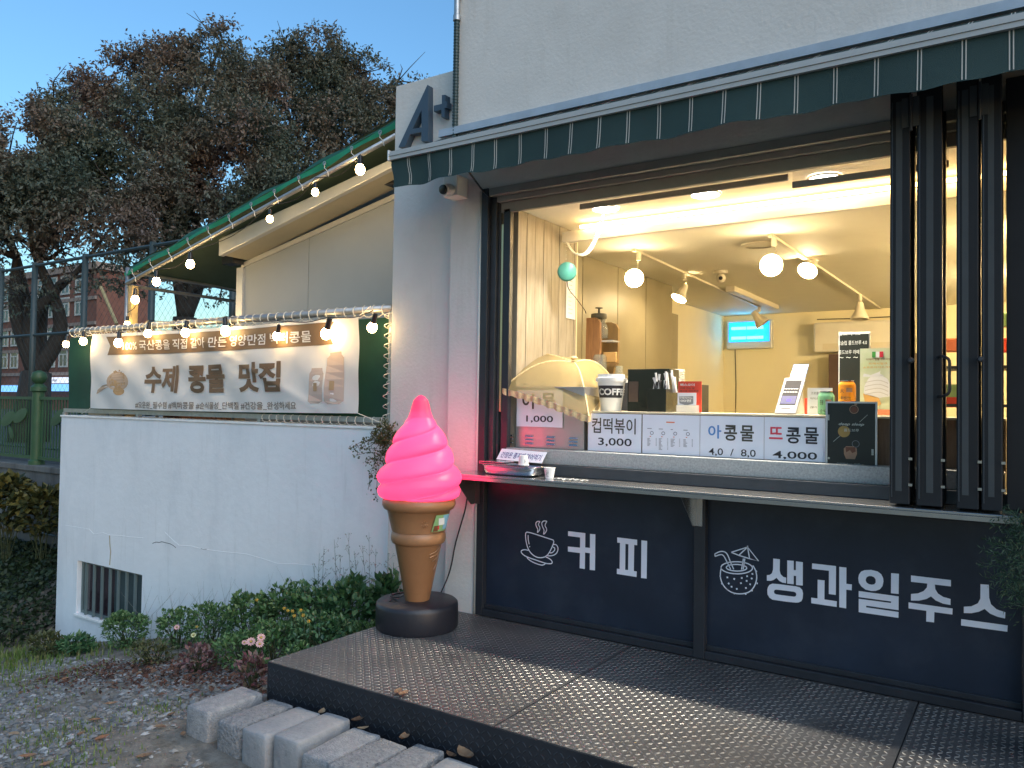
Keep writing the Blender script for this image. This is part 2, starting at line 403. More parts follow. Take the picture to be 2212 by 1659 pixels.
for px_, py_, a, s_ in [(20, 905, .35, .21), (46, 898, .35, .20), (128, 902, .5, .19), (26, 935, 2.2, .10)]:
    c = on(1, 1.05, px_, py_); M = MB(); M.lathe([(0.001, 0), (s_, .004), (s_, .02), (.001, .024)], (0, 0, 0), 24, axis=(0, -1, 0))
    M.v = [(c[0]+vx*math.cos(a)-vz*.42*math.sin(a), c[1]+vy, c[2]+vx*math.sin(a)+vz*.42*math.cos(a)) for vx, vy, vz in M.v]
    M.build('leaf_plate', m_fence, fe)
# yellowing bush in front of the retaining wall
def bush(name, c, rad, n, m, label, cat, ll=(.03, .06), seed=1, group=None, stems=14, upright=.5, base=None, aspect=.5, fold=.12, top=None):
    rs = np.random.RandomState(seed); base = base if base is not None else (c[0], c[1], gz(c[0], c[1]))
    t = thing(name, base, label, cat, group); M = MB(); St = MB(); tips = []
    for k in range(stems):
        d = rdir(rs); d[2] = abs(d[2])
        p = np.array(c)+d*np.array(rad)*rs.uniform(.55, 1.0); b = np.array(base)+[rs.uniform(-.2, .2)*rad[0], rs.uniform(-.2, .2)*rad[1], 0]
        mid = (b+p)/2+[0, 0, .15*rad[2]]; St.tube([b, mid, p], [.005, .004, .002], 5); tips.append((b, mid, p))
    for _ in range(n):
        if rs.rand() < .6:
            d = rdir(rs); q = np.array(c)+d*np.array(rad)*(rs.uniform(.55, 1.0))**.6
        else:
            b, mid, p = tips[rs.randint(len(tips))]; q = p+rdir(rs)*np.array(rad)*.22
        if q[2] < base[2]: continue
        o_ = q-np.array(c); o_ = o_/(np.linalg.norm(o_)+1e-6); d = o_*.6+rdir(rs)*.8+[0, 0, upright*.4]; nn = np.array([0, 0, 1.])+rdir(rs)*.5+o_*.3
        l = rs.uniform(*ll); leafquad(M, q, d, nn, l, l*aspect*.5, rs.rand(), fold)
    M.build('foliage', m, t, kind='stuff'); St.build('stem', m_stem, t)
    return t, tips
m_stem = mat('green_stem', (.05, .06, .02), .7, var=.2)
m_yellow = mat('yellowing_leaf', (.1, .1, .1), .6, attr=[(.015, .025, .008), (.03, .04, .010), (.06, .06, .015), (.15, .13, .03), (.02, .035, .01)], sub=.2)
for i, (px_, py_, Y, r, n) in enumerate([(18, 1085, .55, .42, 900), (88, 1105, .65, .34, 520)]):
    c = on(1, Y, px_, py_)
    bush('bush', c, (r, .3, r*.8), n, m_yellow, ['broad yellow green bush at the left edge of the photo', 'yellow leaved bush against the retaining wall beside the white wall corner'][i], 'bush', (.07, .13), 20+i, 'bushes below the retaining wall', aspect=.8)
# ---- trees
def tree(name, base, blobs, nleaf, seed, label, trunk_r, fork=.25, gap=.0):
    rs = np.random.RandomState(seed); base = np.array(base, float)
    t = thing(name, base, label, 'tree', 'autumn trees behind the netting'); W = MB()
    cs = [np.array(b[0]) for b in blobs]; cen = np.mean(cs, 0); H = max(c[2] for c in cs)-base[2]
    f0 = base+np.array([rs.uniform(-.2, .2), rs.uniform(-.2, .2), H*fork]); W.tube([base-[0, 0, .3], base+(f0-base)*.4+[.05, 0, 0], f0], [trunk_r*1.25, trunk_r, trunk_r*.85], 10)
    mains = []
    for k in range(5):
        tgt = cs[rs.randint(len(cs))]*.55+cen*.45; e = f0*.35+tgt*.65; mid = f0*.6+e*.4+rs.normal(0, .25, 3)+[0, 0, .35]
        pts = smoothpts([f0, mid, e], 5); W.tube(pts, np.linspace(trunk_r*.6, trunk_r*.22, len(pts)), 7); mains.append(pts)
    for c in cs:
        best = min((np.linalg.norm(p-c)+(2 if p[2] > c[2] else 0), j, k) for j, ps in enumerate(mains) for k, p in enumerate(ps))
        p0 = mains[best[1]][best[2]]; mid = (p0+c)/2+rs.normal(0, .15, 3); pts = smoothpts([p0, mid, c], 4)
        W.tube(pts, np.linspace(trunk_r*.24, .02, len(pts)), 5)
        for _ in range(6):
            e = c+rdir(rs)*np.linalg.norm(c-p0)*.0+rdir(rs)*rs.uniform(.5, 1.0); W.tube([c, (c+e)/2+rs.normal(0, .06, 3), e], [.018, .012, .005], 4)
    W.build('trunk', m_bark, t, smooth=True)
    tot = sum(b[1]**2*b[2] for b in blobs); Q0, TW, TN = [], [], []
    for c, r, dens in blobs:
        for _ in range(int(nleaf*r*r*dens/tot)//9):
            d = rdir(rs); q = np.array(c)+d*r*(rs.uniform(.12, 1.10))**.5*np.array([1, 1, .85]); ns = noise.noise(Vector((q*1.25).tolist()))
            if ns+.3*noise.noise(Vector((q*3.3).tolist())) < -.15+gap: continue
            tw = d*.6+rdir(rs)*.7+[0, 0, .35]; Q0.append(q); TW.append(tw/np.linalg.norm(tw)*rs.uniform(.14, .36)); TN.append(.22*rs.rand()+.7*(.5+1.1*noise.noise(Vector((q*.7).tolist()))))
    Q0, TW, TN = np.array(Q0), np.array(TW), np.array(TN); n = len(Q0); k = 9
    base_ = (Q0[:, None]+TW[:, None]*np.linspace(0, 1, k)[None, :, None]).reshape(-1, 3); N_ = n*k
    rd = rs.normal(size=(N_, 3)); rd /= np.linalg.norm(rd, axis=1)[:, None]; tt = np.repeat(TW/np.linalg.norm(TW, axis=1)[:, None], k, 0)
    d = rd*.8+tt*.35+[0, 0, -.4]; d /= np.linalg.norm(d, axis=1)[:, None]; nn = rs.normal(size=(N_, 3))*.6+[0, 0, .8]; sd_ = np.cross(d, nn); sd_ /= np.linalg.norm(sd_, axis=1)[:, None]+1e-9
    l = rs.uniform(.055, .125, N_)[:, None]; wd_ = l*.22
    V_ = np.stack([base_, base_+d*l*.45+sd_*wd_, base_+d*l, base_+d*l*.45-sd_*wd_], 1).reshape(-1, 3)-base
    me = bpy.data.meshes.new('crown'); me.vertices.add(N_*4); me.vertices.foreach_set('co', V_.ravel().astype(np.float32)); me.loops.add(N_*4); me.loops.foreach_set('vertex_index', np.arange(N_*4, dtype=np.int32)); me.polygons.add(N_); me.polygons.foreach_set('loop_start', np.arange(0, N_*4, 4, dtype=np.int32)); me.update(calc_edges=True)
    at = me.attributes.new('rnd', 'FLOAT', 'FACE'); at.data.foreach_set('value', np.clip(np.repeat(TN, k)+rs.uniform(-.15, .15, N_), 0, 1).astype(np.float32)); me.materials.append(m_leaf_t)
    o = bpy.data.objects.new('crown', me); COL.objects.link(o); o.parent = t; o['kind'] = 'stuff'; WLOC[o.name] = base
    return t
def bl(lst, D): return [(far(D+dz, x, y), r*(D+dz)/FPX, dn) for x, y, r, dz, dn in lst]
tree('autumn_tree', far(16.5, 60, 900)*[1, 1, 0]+[0, 0, TZ], bl([(20, 330, 60, 0, 1), (90, 290, 75, .5, 1), (60, 400, 95, 0, 1), (165, 330, 90, .6, 1), (150, 440, 100, 0, 1), (30, 510, 70, -.3, .5), (250, 400, 90, .4, 1), (240, 490, 85, 0, .8), (130, 540, 55, 0, .3), (60, 640, 50, 0, .12), (200, 590, 50, 0, .2), (-60, 400, 110, 0, 1), (-60, 520, 80, 0, .3), (115, 225, 40, 1, .7)], 16), 110000, 31,
     'thick forked autumn tree standing behind the left netting posts', .34, .2)
tree('autumn_tree', far(18, 385, 900)*[1, 1, 0]+[0, 0, TZ], bl([(210, 190, 55, 1, 1), (275, 150, 50, 1, 1), (240, 250, 80, 1, 1), (340, 160, 70, 1, 1), (395, 130, 50, 1, 1), (478, 90, 42, 1, 1), (455, 150, 70, 1, 1), (350, 260, 100, .5, 1), (450, 260, 100, .5, 1), (540, 190, 75, 1, 1), (520, 300, 100, 0, 1), (360, 380, 110, 0, 1), (470, 400, 110, 0, 1), (330, 480, 80, 0, .9), (450, 500, 80, 0, .8), (560, 400, 80, 0, .9), (400, 580, 60, 0, .4), (300, 600, 45, 0, .35), (480, 620, 50, 0, .3)], 17.5), 150000, 37,
     'tallest dark brown autumn tree in the middle of the treetops', .3, .3)
tree('autumn_tree', far(19, 660, 900)*[1, 1, 0]+[0, 0, TZ], bl([(600, 190, 60, 1, 1), (625, 130, 45, 1, 1), (690, 125, 62, 1, 1), (720, 180, 80, 1, 1), (775, 160, 50, 1, 1), (640, 260, 95, 1, 1), (800, 215, 62, 1, 1), (860, 175, 42, 1, .8), (740, 290, 95, .5, 1), (840, 260, 70, 1, 1), (620, 360, 85, 0, 1), (690, 400, 90, 0, 1), (920, 230, 60, 1, .8)], 19), 110000, 41,
     'greener autumn tree rising behind the wall with the big letter', .26, .35)
# far greenery behind everything, low
# netting posts and rails
m_net = mat('netting_post_paint', (.035, .052, .052), .5, var=.1)
nf = thing('netting_fence', (-11, 2.2, TZ), 'tall blue green netting fence posts with chain link in front of the trees', 'fence')
YN = 1.9; ZN = on(1, 1.9, 76, 574)[2]
def npx(x, y, Y=YN): return on(1, Y, x, y)
for px_, top in ((4, 585), (76, 570), (184, 578), (-160, 560), (330, 560), (505, 560)):
    p = npx(px_, top); M = MB(); M.tube([(p[0], YN, TZ), (p[0], YN, ZN+.05)], .045, 8); M.build('post', m_net, nf, smooth=True)
xa, xb = npx(-300, 600)[0], npx(520, 600)[0]
for z in (ZN, npx(100, 722)[2], TZ+.15): MB().tube([(xa, YN, z), (xb, YN, z)], .025, 6).build('rail', m_net, nf)
M = MB(); s_ = .13; n = int((xb-xa)/s_); z0, z1 = TZ+.1, ZN; nz = (z1-z0)
for k in range(-int(nz/s_), n):
    for sg in (0, 1):
        x0 = xa+k*s_; a0 = 0; a1 = nz
        lo = max(0, -(k*s_)); hi = min(nz, (xb-xa)-k*s_)
        if hi <= lo: continue
        if sg == 0: p, q = (x0+lo, YN, z0+lo), (x0+hi, YN, z0+hi)
        else: p, q = (x0+lo, YN+.004, z1-lo), (x0+hi, YN+.004, z1-hi)
        M.tube([p, q], .0015, 3, cap=False)
M.build('chain_link', m_net, nf, kind='stuff')
# brick building far left
m_brick = mat('red_brown_brick', (.13, .055, .04), .9, var=.2, vs=2, col2=(.19, .085, .06))
m_band = mat('pale_stone_band', (.24, .19, .16), .85)
m_wframe = mat('white_window_frame', (.40, .42, .40), .5)
m_glass_d = mat('dark_window_glass', (.05, .08, .085), .08, var=.3, vs=1)
YB = 26.0
bb = thing('brick_building', (on(1, YB, 60, 850)[0], YB, TZ), 'red brick apartment building with white windows behind the trees', 'building')
xl, xr = on(1, YB, -260, 800)[0], on(1, YB, 205, 800)[0]
ztop = on(1, YB, 100, 598)[2]
MB().box((xl, YB, TZ), (xr, YB+4, ztop)).build('wall', m_brick, bb)
MB().box((xl-.3, YB-.3, ztop), (xr+.3, YB+4.3, ztop+.5)).build('roof', m_band, bb)
def zb(y): return on(1, YB, 100, y)[2]
for y in (834, 808, 756, 706, 655):
    MB().box((xl, YB-.12, zb(y)-.12), (xr, YB-.001, zb(y)+.12)).build('string_course', m_band, bb)
wh = zb(762)-zb(788)
rows = [(774, 1), (724, 1), (668, 1), (622, 1)]
for ry, _ in rows:
    for px_ in (-150, -110, -70, -30, 10, 32, 86, 111, 138, 170):
        cx = on(1, YB, px_, 780)[0]; cz = zb(ry); ww = .62; hh = .72
        fr = MB(); fr.box((cx-ww, YB-.10, cz-hh), (cx-ww+.12, YB-.02, cz+hh)); fr.box((cx+ww-.12, YB-.10, cz-hh), (cx+ww, YB-.02, cz+hh))
        fr.box((cx-ww+.12, YB-.10, cz+hh-.12), (cx+ww-.12, YB-.02, cz+hh)); fr.box((cx-ww+.12, YB-.10, cz-hh), (cx+ww-.12, YB-.02, cz-hh+.12))
        fr.box((cx-ww+.12, YB-.09, cz+.18), (cx+ww-.12, YB-.03, cz+.28)); fr.box((cx-.04, YB-.085, cz-hh+.12), (cx+.04, YB-.035, cz+.18))
        f = fr.build('window', m_wframe, bb); MB().box((cx-ww+.1, YB-.05, cz-hh+.1), (cx+ww-.1, YB-.02, cz+hh-.1)).build('pane', m_glass_d, f)
m_shopw = mat('pale_shop_sign', (.62, .62, .72), .4, emit=.25, ecol=(.8, .85, 1)); m_shopb = mat('blue_shop_sign', (.12, .36, .75), .4, emit=.35, ecol=(.2, .5, 1))
sx0, sx1 = on(1, YB-.5, 76, 820)[0], on(1, YB-.5, 200, 820)[0]
ss = thing('shop_sign', (sx0, YB-.5, zb(826)), 'pale fascia sign above the blue shop strip on the brick building', 'sign')
MB().box((sx0, YB-.5, zb(828)), (sx1, YB-.2, zb(816))).build('sign_board', m_shopw, ss)
O, U, V = prect(YB-.52, 95, 817.5, 123, 826); put_text('Uni Sky Apri', O, U, V, m_ink, ss, .01)
MB().box((sx0, YB-.5, zb(845)), (sx1, YB-.2, zb(830))).build('blue_strip', m_shopb, ss)
sx2, sx3 = on(1, YB-.5, 6, 820)[0], on(1, YB-.5, 34, 820)[0]
t = MB().box((sx2, YB-.6, zb(847)), (sx3, YB-.3, zb(833))).build('shop_sign', m_shopb); tag(t, 'small blue shop sign left of the thick tree trunk', 'sign')
# ================================================================ WHITE BASEMENT WALL
YW = .10
XL = on(1, YW, 133, 900)[0]; XR = -.86; ZT = 1.447
wt = thing('white_wall', ((XL+XR)/2, YW, -1.2), 'white plastered basement wall with barred window below the banner', 'wall')
O, U, V = prect(YW, 167, 1210, 304, 1361); wx0, wx1 = O[0], O[0]+U[0]; wz1 = O[2]+V[2]; wz0 = on(1, YW, 165, 1325)[2]
ZB0 = -1.5
M = MB(); yb = YW+.22
M.box((XL, YW, ZB0), (wx0, yb, ZT)); M.box((wx1, YW, ZB0), (XR, yb, ZT)); M.box((wx0, YW, wz1), (wx1, yb, ZT)); M.box((wx0, YW, ZB0), (wx1, yb, wz0))
M.box((XL, yb, ZB0), (XL+.2, 4.2, ZT)); M.box((XL, 4.2, ZB0), (XR, 4.4, ZT))
M.build('plaster_face', m_white, wt)
m_sillw = mat('pale_wall_trim', (.8, .8, .78), .7)
MB().box((XL-.01, YW-.012, ZT), (XR, yb+.02, ZT+.02)).build('coping', m_sillw, wt, bevel=.004)
m_deck = mat('deck_floor', (.1, .09, .08), .8)
MB().box((XL+.2, yb, 1.15), (XR, 4.2, 1.22)).build('deck_floor', m_deck, wt)
K3 = (.372, 0, 1042.3)
def p3(x, y, Y=YW-.002): return on(1, Y, x*.372, y*.372+1042.3)
m_crack = mat('dark_crack_line', (.10, .11, .12), .9)  # dark grey of the crack line
M = MB(); stroke(M, smoothpts([p3(*q) for q in [(885, 354), (905, 346), (925, 348), (940, 344), (962, 350), (985, 355), (1003, 364), (1022, 379)]], 2), .006)
stroke(M, [p3(*q) for q in [(1165, 383), (1180, 388), (1200, 387)]], .004)
M.build('crack', m_crack, wt)
M = MB(); M.tube([p3(x, y, YW) for x, y in [(380, 250), (440, 258), (520, 272), (545, 300), (600, 292), (640, 305), (700, 308), (760, 316), (830, 322)]], .0024, 5)
M.tube([p3(x, y, YW) for x, y in [(960, 290), (1000, 330), (1040, 365), (1110, 368), (1170, 385), (1280, 400), (1430, 415), (1520, 440), (1610, 470), (1720, 474), (1820, 482), (1920, 500)]], .0024, 5)
M.build('trowel_ridge', m_white, wt)
m_stain = mat('ochre_stain', (.60, .50, .34), .85, var=.1, vs=12, alpha=.6)
M = MB(); stroke(M, [p3(x, y, YW-.0015) for x, y in [(636, 308), (637, 350), (642, 400), (640, 440), (636, 480)]], .022); M.build('rust_stain', m_stain, wt)
# barred window
wf = thing('basement_window', ((wx0+wx1)/2, YW+.06, wz0), 'low dark window with grey vertical bars in the white wall', 'window')
m_bar = mat('grey_green_bar', (.13, .17, .17), .5, var=.1)
M = MB(); t_ = .03; yf = YW+.05
M.box((wx0, yf, wz0), (wx0+t_, yf+.06, wz1)); M.box((wx1-t_, yf, wz0), (wx1, yf+.06, wz1)); M.box((wx0+t_, yf, wz1-t_), (wx1-t_, yf+.06, wz1)); M.box((wx0+t_, yf, wz0), (wx1-t_, yf+.06, wz0+t_))
M.build('window_frame', m_bar, wf)
for k in range(7):
    xx = wx0+(wx1-wx0)*(k+1)/8; MB().box((xx-.011, YW+.012, wz0+.005), (xx+.011, YW+.034, wz1-.005)).build('bar', m_bar, wf)
MB().box((wx0+t_, yf+.02, wz0+t_), ((wx0+wx1)/2, yf+.03, wz1-t_)).build('pane', mat('plum_window_glass', (.035, .022, .03), .1, var=.2), wf)
MB().box(((wx0+wx1)/2+.001, yf+.02, wz0+t_), (wx1-t_, yf+.03, wz1-t_)).build('pane', m_glass_d, wf)
MB().box((wx0-.01, YW-.02, wz0-.025), (wx1+.01, YW+.05, wz0-.001)).build('sill', m_sillw, wf, bevel=.003)
# ================================================================ BANNER, CURTAIN, POLES
def P(Y, x, y): return on(1, Y, x, y)
pr = thing('banner_rail', (-3, .14, ZT), 'horizontal steel pipe frame laced with white rope above the white wall', 'railing')
a, b = P(.13, 152, 715), P(.13, 848, 668); b[2] = a[2] = (a[2]+b[2])/2; ZP = a[2]
MB().tube([a, b], .030, 12).build('pipe', m_galv, pr, smooth=True)
a2, b2 = P(.13, 140, 893), P(.13, 848, 900); zl = ZT+.07
MB().box((a2[0], .115, zl-.02), (b2[0], .145, zl+.02)).build('pipe', m_galv, pr)
for px_ in (141, 563, 300):
    c = P(.13, px_, 900); MB().box((c[0]-.02, .11, ZT+.02), (c[0]+.02, .15, zl-.021)).build('foot', m_galv, pr)
c = P(.13, 845, 700)[0]; MB().tube([(c, .13, ZT+.02), (c, .13, ZP)], .018, 8).build('pipe', m_galv, pr)
def helix(x0, x1, y, z, r, n, tilt=.3, vert=False):
    pts = []
    for k in range(n*10+1):
        an = 2*math.pi*k/10; q = x0+(x1-x0)*k/(n*10)
        pts.append((y+r*math.cos(an)*.8, .13+r*math.sin(an), q) if vert else (q+.01*math.sin(an), .13+r*math.cos(an), z+r*math.sin(an)-.012))
    return pts
MB().tube(helix(a[0]+.02, b[0]-.02, 0, ZP, .045, 46), .004, 4).build('rope', m_rope, pr)
MB().tube(helix(P(.13, 565, 890)[0], b[0]-.02, 0, zl, .034, 16), .003, 4).build('rope', m_rope, pr)
MB().tube(helix(ZT+.05, ZP-.03, c-.02, 0, .04, 11, vert=True), .0035, 4).build('rope', m_rope, pr)
cu_ = thing('green_curtain', (-3, .18, ZT), 'dark green tarpaulin curtain stretched behind the white banner', 'curtain')
m_curt = mat('dark_green_tarp', (.018, .075, .045), .6, var=.25, vs=2, sub=.25, bump=.5, bs=8)
x0, x1 = P(.18, 151, 800)[0], c-.03
def cfn(u, v):
    x = x0+(x1-x0)*u; return (x, .175+.012*math.sin(x*9)+.008*math.sin(x*3.1+v*5), ZT+.09+(ZP-.06-ZT-.09)*v)
MB().grid(cfn, 60, 6).build('sheet', m_curt, cu_, smooth=True)
MB().tube(helix(ZT+.05, ZP-.03, x1+.03, 0, .028, 10, vert=True), .003, 4).build('rope', m_rope, cu_)
# banner
YBn = .06
BTL, BTR, BBL, BBR = P(YBn, 198, 722), P(YBn, 773, 684), P(YBn, 197, 882), P(YBn, 774, 893)
bx0, bx1 = (BTL[0]+BBL[0])/2, (BTR[0]+BBR[0])/2
ztl, ztr, zbl, zbr = BTL[2], BTR[2], BBL[2], BBR[2]
def wave(q, off=0):
    x, z = q[0], q[2]; u = (x-bx0)/(bx1-bx0); v = (z-zbl)/(ztl-zbl)
    w_ = .016*math.sin(u*9+v*3.0)*math.sin(math.pi*min(1, max(0, v)))+.010*math.sin(u*24-v*5)*(1-v*.3)+.006*math.sin(u*47+v*11)
    w_ += .03*math.exp(-((u-.35-.35*v)/.03)**2)*.35+.022*math.exp(-((u-.62+.5*(v-.6))/.022)**2)*.4
    return np.array([x, YBn-off-w_*.9, z-.018*math.sin(math.pi*u)*(1 if v > .5 else .5)])
bn = thing('banner', ((bx0+bx1)/2, YBn, ZT), 'long white fabric banner with brown Korean lettering for soy milk', 'banner', )
m_cloth = mat('banner_cloth', (.84, .83, .80), .75, var=.04, vs=3, bump=.25, bs=220, sub=.25)
m_brown = mat('banner_brown_print', (.16, .10, .055), .7, var=.1)
m_hash = mat('banner_grey_print', (.22, .18, .15), .7, var=.1)
MB().grid(lambda u, v: wave(np.array([bx0+(bx1-bx0)*u, 0, (zbl*(1-u)+zbr*u)*(1-v)+(ztl*(1-u)+ztr*u)*v])), 150, 34).build('cloth', m_cloth, bn, smooth=True)
def densify(loops, st=.04):
    out = []
    for lp in loops:
        q = []
        for i in range(len(lp)):
            a_, b_ = np.array(lp[i]), np.array(lp[(i+1) % len(lp)]); n = max(1, int(np.linalg.norm(b_-a_)/st))
            q += [tuple(a_+(b_-a_)*k/n) for k in range(n)]
        out.append(q)
    return out
KB = (.3968, 0, 548.6)
def bt(s, x0, yt0, yb0, x1, yt1, yb1, m, bold=0, sp=1, off=.007):
    bl_ = P(YBn, x0*.3968, yb0*.3968+548.6); tl_ = P(YBn, x0*.3968, yt0*.3968+548.6); br_ = P(YBn, x1*.3968, yb1*.3968+548.6)
    put_text(s, bl_, br_-bl_, tl_-bl_, m, bn, bold, sp, fn=lambda q: wave(q, off))
ell_ = lambda cx, cy, a, b, n=20: [(cx+a*math.cos(t), cy+b*math.sin(t)) for t in np.linspace(0, 2*math.pi, n+1)[:-1]]
# ribbon as a dense strip so it follows the folds
rl = [P(YBn, x*.3968, y*.3968+548.6) for x, y in ((582, 548), (1813, 488), (1813, 366), (582, 449))]
def rib(u, v):
    if v < .5: ue = 0+.019*(1-2*abs(v-.5)); 
    else: ue = .019*(1-2*abs(v-.5))
    uu = ue+(1-2*ue)*u
    lo = rl[0]*(1-uu)+rl[1]*uu; hi = rl[3]*(1-uu)+rl[2]*uu; return wave(lo*(1-v)+hi*v, .003)
MB().grid(rib, 110, 8).build('ribbon_print', m_brown, bn, smooth=True)
bt('100% 국산콩을 직접 갈아 만든 영양만점 백퍼콩물', 668, 470, 522, 1692, 404, 474, m_cloth, .012, off=.010)
bt('수제', 785, 602, 752, 970, 594, 752, m_brown, .035)
bt('콩물', 1025, 598, 752, 1225, 586, 750, m_brown, .035)
bt('맛집', 1310, 582, 748, 1535, 572, 748, m_brown, .035)
bt('#오운완_필수템 #백퍼콩물 #순식물성_단백질 #건강을_완성하세요', 733, 800, 838, 1622, 802, 846, m_hash, .012)
# printed picture of the spoon of beans and of the two bottles
m_bean = mat('bean_print', (.42, .27, .13), .7, var=.2, vs=40); m_spoon = mat('spoon_print', (.46, .34, .24), .7); m_bottle = mat('bottle_print', (.50, .40, .34), .7, var=.08); m_blabel = mat('bottle_label_print', (.36, .25, .14), .7)
def bdecal(loops, m, name, off): 
    L = [[(p[0], p[2]) for p in (P(YBn, x*.3968, y*.3968+548.6) for x, y in lp)] for lp in loops]
    vs, fs = curve_mesh(densify(L, .05)); MB().add([wave(np.array([v[0], 0, v[1]]), off) for v in vs], fs).build(name, m, bn)
bdecal([[(528, 762), (532, 740), (565, 715), (605, 705), (612, 718), (570, 738)]], m_spoon, 'spoon_print', .003)
bdecal([ell_(648, 690, 56, 52)], m_spoon, 'spoon_print', .003)
bdecal([ell_(655, 745, 26, 22)], m_bean, 'bean_print', .0035)
M = MB(); rs = np.random.RandomState(3)
for _ in range(70):
    a_ = rs.uniform(0, 6.28); r_ = rs.uniform(0, 1)**.5; cx = 648+42*r_*math.cos(a_); cy = 680+50*r_*math.sin(a_)
    c_ = P(YBn, cx*.3968, cy*.3968+548.6); ring = [wave(c_+np.array([.013*math.cos(t), 0, .011*math.sin(t)]), .005) for t in np.linspace(0, 6.28, 9)[:-1]]; M.add(ring, [tuple(range(8))])
M.build('bean_print', m_bean, bn)
bdecal([[(1690, 650), (1700, 632), (1700, 620), (1755, 618), (1757, 632), (1765, 650), (1762, 800), (1740, 812), (1700, 812), (1684, 800)]], m_bottle, 'bottle_print', .003)
bdecal([[(1778, 565), (1795, 548), (1795, 535), (1860, 528), (1862, 545), (1875, 562), (1872, 800), (1850, 815), (1790, 815), (1772, 800)]], m_bottle, 'bottle_print', .0035)
bdecal([[(1715, 700), (1735, 700), (1735, 745), (1715, 745)]], m_blabel, 'bottle_print', .006); bdecal([[(1800, 690), (1825, 690), (1825, 740), (1800, 740)]], m_blabel, 'bottle_print', .006)
M = MB()
for q in ((bx0, ztl, -.18, .03), (bx1, ztr, .1, .08), (bx0, zbl, -.22, -.06), (bx1, zbr, .33, -.10)):
    p0 = wave(np.array([q[0], 0, q[1]]), .002); M.tube([p0, p0+[q[2]*.5, .02, q[3]*.5], p0+[q[2], .03, q[3]]], .003, 4)
M.build('tie_cord', m_rope, bn)
# clutter seen in the slit under the banner
m_tan = mat('tan_board', (.36, .26, .15), .7); m_orange = mat('orange_brown_wood', (.30, .12, .05), .6, var=.2, vs=12)
o = MB().box(tuple(P(.75, 190, 915)*[1, 0, 0]+[0, .75, 1.23]), tuple(P(.75, 262, 915)*[1, 0, 0]+[0, .78, 1.62])).build('menu_board', m_tan); tag(o, 'tan menu board behind the left end of the wall top', 'board')
t = thing('wooden_crate', (P(.8, 430, 900)[0], .8, 1.22), 'orange brown slatted wooden crate seen in the slit under the banner', 'crate')
xa, xb = P(.8, 352, 900)[0], P(.8, 503, 900)[0]; n = 14
for k in range(n):
    q0 = xa+(xb-xa)*k/n; MB().box((q0, .8, 1.24), (q0+(xb-xa)/n*.8, .82, 1.56)).build('slat', m_orange, t)
MB().box((xa, .825, 1.22), (xb, 1.2, 1.55)).build('box', m_tan, t)
for i, px_ in enumerate((268, 330, 545)):
    cx = P(.6, px_, 900)[0]; t = thing('deck_chair', (cx, .7, 1.22), ['grey metal chair at the left under the banner', 'grey metal chair beside the slatted wooden crate', 'grey metal chair under the right part of the banner'][i], 'chair', 'chairs on the deck')
    MB().box((cx-.2, .5, 1.5), (cx+.2, .9, 1.52)).build('seat', m_tan, t)
    for sx in (-.19, .19):
        for sy in (.52, .88): MB().tube([(cx+sx, sy, 1.225), (cx+sx, sy, 1.5)], .012, 6).build('leg', m_galv, t)
# ================================================================ ANNEX WITH GREY PANELS AND SLOPING EAVE
YA = .95
m_panel = mat('grey_sandwich_panel', (.38, .40, .40), .5, var=.04, vs=1.5)
m_trim = mat('white_metal_trim', (.62, .63, .62), .35, metal=.3, var=.05)
an = thing('annex', (P(YA, 680, 600)[0], YA, 1.22), 'grey panelled annex with sloping eave behind the banner', 'building')
tl_, tr_ = P(YA, 530, 572), P(YA, 852, 427); sl = (tr_-tl_); xs_ = P(YA, 668, 520)[0]
def ztrim(x): return tl_[2]+(x-tl_[0])*sl[2]/sl[0]
for xa, xb in ((tl_[0], xs_-.004), (xs_+.004, tr_[0]+.3)):
    M = MB(); M.add([(xa, YA, 1.22), (xb, YA, 1.22), (xb, YA+.08, 1.22), (xa, YA+.08, 1.22), (xa, YA, ztrim(xa)), (xb, YA, ztrim(xb)), (xb, YA+.08, ztrim(xb)), (xa, YA+.08, ztrim(xa))],
                     [(3, 2, 1, 0), (4, 5, 6, 7), (0, 1, 5, 4), (1, 2, 6, 5), (2, 3, 7, 6), (3, 0, 4, 7)]); M.build('wall_panel', m_panel, an)
M = MB(); M.obox((tl_[0]-.05, YA-.012, ztrim(tl_[0]-.05)-.02), (sl[0]+.35, 0, (sl[0]+.35)*sl[2]/sl[0]), (0, .1, 0), (0, 0, .05)); M.build('top_trim', m_trim, an)
cx = tl_[0]; MB().box((cx-.10, YA-.03, 1.22), (cx-.002, YA+.09, ztrim(cx)-.03)).build('corner_post', m_trim, an); MB().box((cx-.10, YA+.1, 1.22), (cx-.02, 4.0, ztrim(cx)-.05)).build('wall_panel', m_panel, an)
# fascia and soffit
YF = .60
f0, f1, g0, g1 = P(YF, 472, 553), P(YF, 850, 360), P(YF, 460, 520), P(YF, 850, 341)
m_soff = mat('bulb_yellow_soffit', (.55, .50, .36), .6, var=.04)  # yellow of the bulb light put into the soffit colour
M = MB(); h0, h1 = g0[2]-f0[2], g1[2]-f1[2]
M.add([f0, f1, f1+[0, .06, 0], f0+[0, .06, 0], f0+[0, 0, h0], f1+[0, 0, h1], f1+[0, .06, h1], f0+[0, .06, h0]], [(3, 2, 1, 0), (4, 5, 6, 7), (0, 1, 5, 4), (1, 2, 6, 5), (2, 3, 7, 6), (3, 0, 4, 7)])
M.build('fascia', m_trim, an, bevel=.006)
M = MB(); M.obox(f0+[.02, .061, .01], (f1-f0)*.999, (0, YA-.07-YF, 0), (0, 0, .04)); M.build('soffit', m_soff, an)
M = MB(); M.obox(g0+[0, .07, -.02], g1-g0, (0, 1.9, 0), (0, 0, .05)); M.build('roof', m_trim, an)
